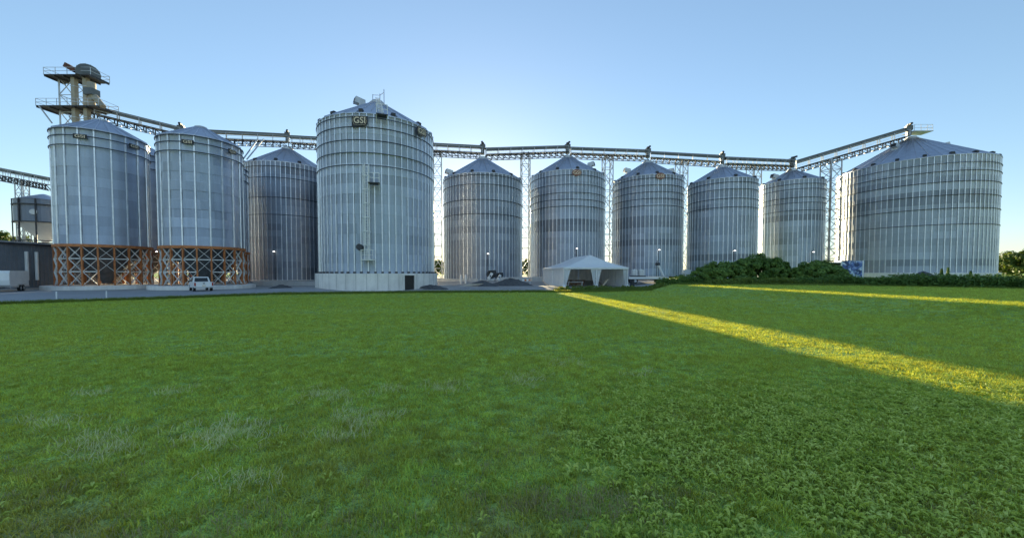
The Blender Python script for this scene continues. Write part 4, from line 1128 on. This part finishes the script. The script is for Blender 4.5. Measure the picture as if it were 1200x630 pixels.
# planks by the gravel piles, barrier
p = at(552, 336, 50.5); root = thing('board_heap', 'few pale boards thrown in front of the left gravel pile', 'boards', (p.x, p.y, gz(p.x, p.y)))
for k in range(6): MB().bar((-1.4 + .2 * k, -.3 + .12 * k, .06 + .05 * k), (.9 + .15 * k, .35 - .15 * k, .10 + .06 * k), .16, .05).build('board', M['pale_wood'] if k % 2 else M['concrete_low'], root)
for px, lab in ((540, 'left of two short pale bollards before the dark grey bin'), (545.5, 'right of two short pale bollards before the dark grey bin')):
    p = at(px, 331, 59); tag(MB().lathe([(.14, 0), (.14, 1.25), (.10, 1.36), (0, 1.4)], 14).build('bollard', M['concrete'], None, True, loc=(p.x, p.y, gz(p.x, p.y))), lab, 'bollard', 'concrete bollards')
p = at(617, 334, 54); root = thing('barrier', 'small orange and white barrier right of the gravel piles', 'barrier', (p.x, p.y, gz(p.x, p.y)))
for k in range(4): MB().box((-.45 + k * .3, 0, .8), (.3, .05, .25)).build('stripe', M['orange'] if k % 2 else M['white'], root)
for x in (-.5, .5): MB().bar((x, -.3, 0), (x, 0, .95), .05).bar((x, .3, 0), (x, 0, .95), .05).build('leg', M['white'], root)

# container with blue and white mural, right of the bushes
p = at(998, 330, 57); root = thing('painted_container', 'container with a blue and white painted end right of the bushes', 'container', (p.x, p.y, gz(p.x, p.y)), None, rotz=R(-24))
W_, L_, H_ = 2.7, 6.0, 2.6; z0 = at(992, 305, 57).z - gz(p.x, p.y) - H_
MB().box((0, 2.5, z0 + H_ / 2), (W_, 5, H_)).build('box', M['grey_wall'], root)
MB().box((.1, -.04, z0 + H_ / 2), (W_ - .1, .05, H_ - .15)).build('mural_panel', M['mural'], root)
MB().box((-W_ / 2 - 1.6, 2.0, z0 + H_ - .3), (3.2, 4.2, .14)).build('side_canopy', M['steel'], root)
MB().box((-W_ / 2 - 1.5, 3.0, z0 + H_ / 2 - .2), (3.0, 2.2, H_ - .5)).build('side_shade_box', M['black'], root)  # black box puts the deep shadow on the container's left into colour
MB().box((0, 2.5, z0 / 2), (W_ - .5, 4.6, max(.2, z0))).build('underframe', M['dark_steel'], root)
for x in (-W_ / 2 + .08, W_ / 2 - .08): MB().box((x, -.02, z0 + H_ / 2), (.16, .12, H_)).build('corner_post', M['white'], root)

# ------------------------------------------------------------------ foliage
def leaf_mesh(name, pts, nrm, size, rs, mat, aspect=1.7):
    """one small folded leaf (two triangles) at each point"""
    n = len(pts); t = rs.normal(size=(n, 3)); t -= nrm * np.sum(t * nrm, 1, keepdims=True); t /= np.linalg.norm(t, axis=1, keepdims=True) + 1e-9
    s = np.cross(nrm, t); sz = size * rs.uniform(.6, 1.35, (n, 1))
    v = np.empty((n, 4, 3)); v[:, 0] = pts - t * sz * aspect / 2; v[:, 2] = pts + t * sz * aspect / 2
    v[:, 1] = pts + s * sz / 2 + nrm * sz * .12; v[:, 3] = pts - s * sz / 2 + nrm * sz * .12
    me = bpy.data.meshes.new(name); me.vertices.add(4 * n); me.vertices.foreach_set('co', v.reshape(-1))
    me.loops.add(4 * n); me.loops.foreach_set('vertex_index', np.arange(4 * n, dtype=np.int32))
    me.polygons.add(n); me.polygons.foreach_set('loop_start', np.arange(0, 4 * n, 4, dtype=np.int32)); me.polygons.foreach_set('loop_total', np.full(n, 4, dtype=np.int32))
    me.update(); me.validate(); me.materials.append(mat); return me

def clump_cloud(rs, lobes, n, jitter=.22):
    """points on the skins of many small leaf clumps that sit over the given lobes"""
    P, N = [], []
    per = max(30, n // max(1, sum(l[6] for l in lobes)))
    for (cx, cy, cz, ax, ay, az, m) in lobes:
        for _ in range(m):
            d = rs.normal(size=3); d /= np.linalg.norm(d); d[2] = abs(d[2]) if rs.uniform() < .55 else d[2]
            k = rs.uniform(.72, 1.04)
            c = np.array([cx, cy, cz]) + d * np.array([ax, ay, az]) * k
            r = rs.uniform(.16, .30) * (ax * ay * az) ** (1 / 3)
            q = rs.normal(size=(per, 3)); q /= np.linalg.norm(q, axis=1, keepdims=True)
            rad = rs.uniform(.45, 1.1, (per, 1)) ** .6
            P.append(c + q * rad * r * np.array([1.15, 1.15, .8])); nn = q * .6 + d * .5 + rs.normal(size=(per, 3)) * .45 + np.array([0, 0, .25]); N.append(nn / np.linalg.norm(nn, axis=1, keepdims=True))
    return np.concatenate(P), np.concatenate(N)

def trunk_mesh(rs, h, r, limbs, spread, mat, name='trunk'):
    b_ = MB(); pts = [Vector((0, 0, -.3))]; 
    for k in range(4): pts.append(Vector((rs.normal(0, .06 * h * .3), rs.normal(0, .06 * h * .3), h * .55 * (k + 1) / 4)))
    for k in range(4): b_.tube(pts[k], pts[k + 1], r * (1 - .14 * k), 8, r * (1 - .14 * (k + 1)), caps=False)
    for k in range(limbs):
        a = 2 * PI * k / limbs + rs.uniform(-.4, .4); s = pts[rs.randint(2, 5)]
        m_ = s + Vector((math.cos(a) * spread * .45, math.sin(a) * spread * .45, h * .14)); e = s + Vector((math.cos(a) * spread * .8, math.sin(a) * spread * .8, h * rs.uniform(.22, .36)))
        b_.tube(s, m_, r * .45, 6, r * .28, caps=False).tube(m_, e, r * .28, 6, r * .08, caps=False)
    return b_.mesh(name, mat, True)

def bush(label, px, py, Y, hw, hd, top_py, n, seed, mat, name='bush', group='bushes on the bank'):
    rs = np.random.RandomState(seed); p = at(px, py, Y); z = gz(p.x, p.y); h = at(px, top_py, Y).z - z
    root = thing(name, label, 'bush', (p.x, p.y, z), group)
    lobes = [(0, 0, h * .40, hw * .72, hd * .72, h * .50, 60)]
    for k in range(9):
        a = 2 * PI * k / 9 + rs.uniform(-.3, .3)
        lobes.append((math.cos(a) * hw * .58, math.sin(a) * hd * .58, h * rs.uniform(.24, .46), hw * .40, hd * .40, h * rs.uniform(.30, .44), 18))
    P, N = clump_cloud(rs, lobes, n); P[:, 2] = np.where(P[:, 2] < .03, .03 + np.abs(P[:, 2]) * .3, P[:, 2])
    link('crown', leaf_mesh('crown', P, N, .17, rs, mat), root)
    s = MB()
    for k in range(9):
        a = 2 * PI * k / 9; s.tube((math.cos(a) * .2, math.sin(a) * .2, -.2), (math.cos(a) * hw * .5, math.sin(a) * hd * .5, h * .55), .06, 6, .02, caps=False)
    s.build('stem', M['bark'], root)
bush('dark green bush at the left end of the bank, lower than its neighbour', 846, 333, 54.5, 4.4, 2.8, 305, 32000, 3, M['bush'])
bush('tallest dark green bush in the middle of the bank', 888, 333, 55.5, 5.0, 3.2, 296.5, 48000, 4, M['bush'])
bush('rounded bush at the right end of the bank beside the painted container', 959, 335, 52.5, 3.9, 2.8, 304.5, 36000, 5, M['bush'])
bush('small low shrub at the foot of the tallest bush', 873, 334, 51.0, 1.7, 1.2, 322, 5000, 7, M['hedge'])

def tree(label, px, Y, top_py, hw, seed, group, n=9000, leaf=.42, py=322):
    rs = np.random.RandomState(seed); p = at(px, py, Y); z = gz(p.x, p.y); h = at(px, top_py, Y).z - z
    root = thing('tree', label, 'tree', (p.x, p.y, z), group)
    link('trunk', trunk_mesh(rs, h, .035 * h * .6, 6, hw, M['bark']), root)
    lobes = [(0, 0, h * .58, hw * .66, hw * .66, h * .38, 40), (0, 0, h * .25, hw * .7, hw * .7, h * .22, 26)]
    for k in range(7):
        a = 2 * PI * k / 7 + rs.uniform(-.4, .4); lobes.append((math.cos(a) * hw * .5, math.sin(a) * hw * .5, h * rs.uniform(.38, .70), hw * .42, hw * .42, h * .18, 9))
    P, N = clump_cloud(rs, lobes, n); link('crown', leaf_mesh('crown', P, N, leaf, rs, M['tree']), root)
FAR = 'trees beyond the bins'
tree('leafy tree beyond the widest bin, touching its right side', 1180, 118, 294, 5.5, 21, FAR, 6000)
tree('leafy tree at the right edge of the picture', 1206, 112, 291, 6.0, 22, FAR, 6000)
tree('low tree between the two trees at the right edge', 1196, 126, 300, 4.0, 27, FAR, 4000)
tree('tree seen low in the gap right of the tallest bin', 512, 150, 303, 5.0, 23, FAR, 4000)
tree('tree seen low in the gap left of the bin behind the tent', 618, 160, 304, 4.5, 24, FAR, 4000)
tree('tree showing above the dark building at the left edge', 3, 95, 270, 4.0, 25, FAR, 4000)
tree('tree showing between the slim tower and the hopper tank', 26, 100, 274, 3.4, 26, FAR, 4000)

# tall weeds: many thin leaves along upright stems
def weed_band(name, label, line, n, h0, h1, width, seed, mat, leaf=.11, per=26, blade=False):
    rs = np.random.RandomState(seed); P, N = [], []
    line = np.array(line); seg = np.linalg.norm(np.diff(line, axis=0), axis=1); cum = np.concatenate([[0], np.cumsum(seg)])
    s = rs.uniform(0, cum[-1], n); X = np.interp(s, cum, line[:, 0]) + rs.normal(0, width, n) * .3; Y = np.interp(s, cum, line[:, 1]) + rs.uniform(-width, width, n)
    Z = ground(X, Y); H = rs.uniform(h0, h1, n) * (.7 + .5 * np.abs(np.sin(s * .7 + 1.3) * np.sin(s * .23)))
    for k in range(per):
        t = rs.uniform(.03, 1, n); sp = .22 * (1.1 - t) + .05
        P.append(np.stack([X + rs.normal(0, 1, n) * sp, Y + rs.normal(0, 1, n) * sp, Z + H * t], 1)); nn = rs.normal(size=(n, 3)) * .6 + np.array([0, -.2, .7]); N.append(nn / np.linalg.norm(nn, axis=1, keepdims=True))
    me = leaf_mesh(name, np.concatenate(P), np.concatenate(N), leaf, rs, mat, 2.0)
    o = link(name, me); stuff(o); o['label'] = label; o['category'] = 'weeds'; return o
weed_band('weed_belt', 'dense belt of dark green weeds before the widest bin', [(43, 46.5), (47, 42.5), (51, 38.5), (54, 35)], 2600, .75, 1.35, 2.2, 31, M['hedge'])
weed_band('weed_belt', 'dark weeds joining the bushes to the belt before the widest bin', [(36.5, 49.5), (43, 47.0)], 520, .6, 1.25, 1.2, 34, M['hedge'])
weed_band('weed_fringe', 'ragged tall weeds along the foot of the rounded bushes', [(25.5, 49.5), (31, 50.2), (37, 48.6), (41.5, 47.2)], 900, .35, .95, .7, 36, M['tall_grass'], .10, 20)
weed_band('weed_patch', 'tall weeds growing left of the bushes by the rusty implement', [(20, 51), (24, 53.5), (27, 54)], 420, .6, 1.2, 1.0, 32, M['hedge'])
weed_band('weed_strip', 'strip of tall grass and weeds along the tent front', [(5.5, 46.2), (11, 46.6), (16, 48.2), (20, 50)], 420, .25, .6, .7, 33, M['tall_grass'])
def mullein(label, px, Y, top_py, seed):
    rs = np.random.RandomState(seed); p = at(px, 330, Y); z = gz(p.x, p.y); h = at(px, top_py, Y).z - z
    root = thing('spire_weed', label, 'weed', (p.x, p.y, z), 'spire-shaped weeds in the belt')
    MB().tube((0, 0, -.1), (0, 0, h), .04, 6, .015).build('stem', M['hedge'], root)
    n = 420; t = rs.uniform(0, 1, n) ** .9; r = .40 * (1.12 - t) * (.35 + .65 * np.abs(np.sin(t * 19 + seed))) * rs.uniform(.1, 1.15, n); a = rs.uniform(0, 6.28, n)
    P = np.stack([r * np.cos(a), r * np.sin(a), h * t], 1); N = np.stack([np.cos(a), np.sin(a), np.full(n, .7)], 1) + rs.normal(size=(n, 3)) * .3; N /= np.linalg.norm(N, axis=1, keepdims=True)
    link('leaves', leaf_mesh('leaves', P, N, .13, rs, M['hedge'], 2.0), root)
mullein('left of the two tall spire weeds before the widest bin', 1103, 44, 315, 1)
mullein('right and taller of the two neighbouring spire weeds', 1110.5, 44, 313.5, 2)
mullein('single spire weed towards the right end of the belt', 1137, 42, 318, 3)
mullein('short spire weed in the left part of the belt', 1083, 45, 321, 4)

# ------------------------------------------------------------------ lawn grass (instanced tufts)
def tuft(name, n, rad, h0, h1, w, mat, seed, bend=.5):
    rs = np.random.RandomState(seed); b_ = MB()
    for _ in range(n):
        a = rs.uniform(0, 6.28); r = rad * math.sqrt(rs.uniform()); x, y = r * math.cos(a), r * math.sin(a)
        h = rs.uniform(h0, h1); q = rs.uniform(0, 6.28); l = rs.uniform(.1, bend) * h; dx, dy = math.cos(q) * l, math.sin(q) * l; f = q + PI / 2 + rs.uniform(-.6, .6)
        wx, wy = math.cos(f) * w / 2, math.sin(f) * w / 2; i = len(b_.v)
        b_.v += [(x - wx, y - wy, -.01), (x + wx, y + wy, -.01), (x + dx * .35 - wx * .85, y + dy * .35 - wy * .85, h * .6), (x + dx * .35 + wx * .85, y + dy * .35 + wy * .85, h * .6), (x + dx, y + dy, h)]
        b_.f += [(i, i + 1, i + 3, i + 2), (i + 2, i + 3, i + 4)]
    return bpy.data.objects.new(name, b_.mesh(name, mat))
def weed_plant(name, n, size, mat, seed):
    rs = np.random.RandomState(seed); b_ = MB()
    for k in range(n):
        a = 2 * PI * k / n + rs.uniform(-.5, .5); L = size * rs.uniform(.6, 1.2); up = rs.uniform(.25, .9); w = L * rs.uniform(.30, .45)
        d = Vector((math.cos(a), math.sin(a), 0)); s = Vector((-d.y, d.x, 0)); z = Vector((0, 0, 1)); o = Vector((rs.normal(0, .02), rs.normal(0, .02), rs.uniform(0, .05)))
        c_ = [o, o + d * L * .35 + z * L * .55 * up, o + d * L * .75 + z * L * .72 * up, o + d * L * 1.15 + z * L * (.55 * up - .1)]
        i = len(b_.v); ws = (.12, 1.0, .8)
        for j in range(3): b_.v += [tuple(c_[j] - s * w / 2 * ws[j] + z * .012 * (j > 0)), tuple(c_[j]), tuple(c_[j] + s * w / 2 * ws[j] + z * .012 * (j > 0))]
        b_.v.append(tuple(c_[3]))
        for j in range(2): b_.f += [(i + 3*j, i + 3*j + 1, i + 3*j + 4, i + 3*j + 3), (i + 3*j + 1, i + 3*j + 2, i + 3*j + 5, i + 3*j + 4)]
        b_.f += [(i + 6, i + 7, i + 9), (i + 7, i + 8, i + 9)]
    return bpy.data.objects.new(name, b_.mesh(name, mat))

def scatter(name, label, sources, X, Y, scale, zscale, seed, tilt=.15, lean=None):
    rs = np.random.RandomState(seed); n = len(X)
    coll = bpy.data.collections.new(name + '_source')
    for s in sources: coll.objects.link(s)
    me = bpy.data.meshes.new(name); me.vertices.add(n)
    me.vertices.foreach_set('co', np.stack([X, Y, ground(X, Y)], 1).reshape(-1))
    rot = np.stack([rs.normal(0, tilt, n), rs.normal(0, tilt, n), rs.uniform(0, 6.28, n)], 1)
    if lean is not None: rot[:, 0] += lean[0]; rot[:, 1] += lean[1]; rot[:, 2] = rs.normal(0, .5, n)
    sc = np.stack([scale, scale, zscale], 1)
    for nm, typ, d in (('rot', 'FLOAT_VECTOR', rot), ('scl', 'FLOAT_VECTOR', sc)):
        at_ = me.attributes.new(nm, typ, 'POINT'); at_.data.foreach_set('vector', d.astype(np.float32).reshape(-1))
    at_ = me.attributes.new('idx', 'INT', 'POINT'); at_.data.foreach_set('value', rs.randint(0, len(sources), n).astype(np.int32))
    me.update()
    o = link(name, me); stuff(o); o['label'] = label; o['category'] = 'grass'
    ng = bpy.data.node_groups.new(name, 'GeometryNodeTree')
    ng.interface.new_socket('Geometry', in_out='INPUT', socket_type='NodeSocketGeometry'); ng.interface.new_socket('Geometry', in_out='OUTPUT', socket_type='NodeSocketGeometry')
    N = ng.nodes; gi = N.new('NodeGroupInput'); go = N.new('NodeGroupOutput'); ip = N.new('GeometryNodeInstanceOnPoints'); ci_ = N.new('GeometryNodeCollectionInfo')
    ci_.inputs['Collection'].default_value = coll; ci_.inputs['Separate Children'].default_value = True; ci_.inputs['Reset Children'].default_value = True
    ip.inputs['Pick Instance'].default_value = True
    ng.links.new(gi.outputs[0], ip.inputs['Points']); ng.links.new(ci_.outputs[0], ip.inputs['Instance'])
    for nm, typ, sock in (('rot', 'FLOAT_VECTOR', 'Rotation'), ('scl', 'FLOAT_VECTOR', 'Scale'), ('idx', 'INT', 'Instance Index')):
        na = N.new('GeometryNodeInputNamedAttribute'); na.data_type = typ; na.inputs[0].default_value = nm
        out = [q for q in na.outputs if q.enabled and q.name == 'Attribute'][0]
        if nm == 'rot':
            er_ = N.new('FunctionNodeEulerToRotation'); ng.links.new(out, er_.inputs[0]); out = er_.outputs[0]
        ng.links.new(out, ip.inputs[sock])
    ng.links.new(ip.outputs[0], go.inputs[0])
    md = o.modifiers.new('scatter', 'NODES'); md.node_group = ng
    return o

rs = np.random.RandomState(77)
def field(y0, y1, dens, power=1.0):
    """random spots over the lawn between two distances"""
    n = int(dens * (1.55 * (y1 ** 2 - y0 ** 2) + 3 * (y1 - y0)))
    y = np.sqrt(rs.uniform(y0 ** 2, y1 ** 2, n)); x = rs.uniform(-1, 1, n) * (1.55 * y + 1.5); return x, y
zones = [(1.2, 5, 300, 1.0), (5, 10, 220, 1.15), (10, 20, 90, 1.5), (20, 34, 34, 2.0), (34, 56, 13, 2.8)]
XX, YY, SS = [], [], []
for y0, y1, dn, s in zones:
    x, y = field(y0, y1, dn); XX.append(x); YY.append(y); SS.append(np.full(len(x), s))
X, Y, S_ = np.concatenate(XX), np.concatenate(YY), np.concatenate(SS)
keep = (Y < lawn_edge(X) - .1) & ((X < 60) & (X > -70)); keep &= ~((X > 20) & (Y > 52)); X, Y, S_ = X[keep], Y[keep], S_[keep]
blob = np.sin(X * .9 + 1.7 * np.sin(Y * .6)) * np.sin(Y * 1.1 + 1.3 * np.sin(X * .5)); fine_ = np.sin(X * 5.3 + 2.1 * np.sin(Y * 3.1)) * np.sin(Y * 4.7 + 1.7 * np.sin(X * 2.9)); zsc = (1 + .28 * blob + .35 * fine_) * rs.uniform(.7, 1.25, len(X)) * (1 + .12 * (S_ - 1))
tufts = [tuft('grass_tuft', 15, .09, .018, .052, .0075, M['grass'], k, 1.9) for k in range(6)]
scatter('lawn_grass', 'short mown green grass covering the whole lawn', tufts, X, Y, S_ * rs.uniform(.85, 1.2, len(X)), zsc, 5)
print('grass instances', len(X))

# taller rough grass along the yard edge and on the bank
n = 5200; x = rs.uniform(-40, 21, n); y = lawn_edge(x) - np.abs(rs.normal(0, .45, n)); 
x2 = rs.uniform(22, 52, 3500); y2 = np.interp(x2, [22, 30, 38, 43, 47, 51, 54], [50, 50, 46.8, 44, 40, 36, 33]) + rs.normal(0, .8, 3500)
x = np.concatenate([x, x2]); y = np.concatenate([y, y2])
rough = [tuft('rough_grass_tuft', 26, .14, .14, .34, .012, M['tall_grass'], 40 + k, .6) for k in range(4)]
scatter('rough_grass', 'taller unmown grass along the yard edge and the bank', rough, x, y, rs.uniform(.8, 1.5, len(x)), rs.uniform(.5, 1.1, len(x)) * np.where(x > 22, .75, 1), 6)

# coarser clumps breaking up the mown turf
x, y = field(2.2, 32, 9); nz = np.sin(x * 1.7 + 1.9 * np.sin(y * .83)) * np.sin(y * 1.37 + 2.3 * np.sin(x * .61)) + .35 * np.sin(x * 6.1) * np.sin(y * 5.3)
k = (nz + rs.normal(0, .25, len(x)) > .55) & (y < lawn_edge(x) - .5); x, y = x[k], y[k]
coarse = [tuft('coarse_grass_tuft', 16, .09, .05, .11, .008, M['grass'], 50 + q_, 1.2) for q_ in range(4)]
scatter('coarse_grass', 'taller coarse clumps dotted through the mown lawn', coarse, x, y, rs.uniform(.7, 1.4, len(x)) * (1 + y / 40), rs.uniform(.6, 1.25, len(x)), 12)

# pale, wind-laid tufts in the lawn
X, Y = [], []
for px, py, hw, hh, k in ((120, 525, 42, 12, 130), (268, 508, 45, 10, 150), (228, 522, 30, 6, 60), (425, 495, 36, 7, 130), (385, 516, 28, 6, 55), (378, 466, 34, 6, 100), (455, 458, 18, 4, 40), (518, 457, 22, 5, 70), (615, 447, 26, 6, 90), (50, 497, 40, 6, 60), (205, 460, 26, 4, 40), (660, 427, 24, 4, 50), (750, 441, 20, 4, 40), (285, 570, 40, 8, 50), (95, 460, 20, 4, 30)):
    for _ in range(int(k * .42)):
        qx, qy = rs.normal(px, hw * .62), rs.normal(py, hh * .8); Yd = EYE * F / max(60, qy - 319.8); X.append((qx - PX0) / F * Yd); Y.append(Yd)
X, Y = np.array(X), np.array(Y)
pale = [tuft('pale_grass_tuft', 9, .09, .06, .14, .006, M['grass_pale'], 60 + k, 1.1) for k in range(4)]
scatter('pale_grass', 'pale silvery tufts of longer grass laid over by the wind', pale, X, Y, rs.uniform(.8, 1.3, len(X)), rs.uniform(.7, 1.1, len(X)), 7, .15, (.15, .5))

# dry blades near the camera
x, y = field(1.5, 7.0, 26); k = np.sin(x * 1.3 + 2) * np.sin(y * 1.7 + 1) + rs.normal(0, .5, len(x)) > .45; k &= (y < 4.6 + rs.normal(0, .8, len(x)))
x = np.concatenate([x[k], rs.normal(.55, .55, 160), rs.normal(-2.2, 1.1, 120)]); y = np.concatenate([y[k], rs.normal(3.5, .16, 160), rs.normal(3.1, .2, 120)]); k = np.ones(len(x), bool)
dry = [tuft('dry_grass_tuft', 12, .08, .04, .09, .005, M['grass_dry'], 70 + q_, .8) for q_ in range(3)]
scatter('dry_grass', 'scattered dry straw-coloured blades in the near lawn', dry, x[k], y[k], np.ones(k.sum()), np.ones(k.sum()), 8)

# broad-leaved weeds, thick in the near right of the lawn
x, y = field(1.4, 9.5, 260)
dens = sm((x - (-1.3 + .30 * (y - 2.5))) / 4.2) * (1 - sm((y - 5.0) / 3.2)) * (.62 + .38 * np.sin(x * 2.1 + y) * np.sin(y * 1.9 - x * .7)) + .012
k = rs.uniform(0, 1, len(x)) < dens * 1.15; k &= ~((np.hypot((x - .35) / .75, (y - 3.55) / .35)) < 1)
plants = [weed_plant('broad_leaf_plant', 7 + q_, .052 + .005 * q_, M['weed'], 80 + q_) for q_ in range(5)]
scatter('broad_leaf_weeds', 'broad-leaved green weeds spreading through the near right lawn', plants, x[k], y[k], rs.uniform(.6, 1.2, k.sum()), rs.uniform(.7, 1.25, k.sum()), 9, .2)
print('weeds', k.sum())
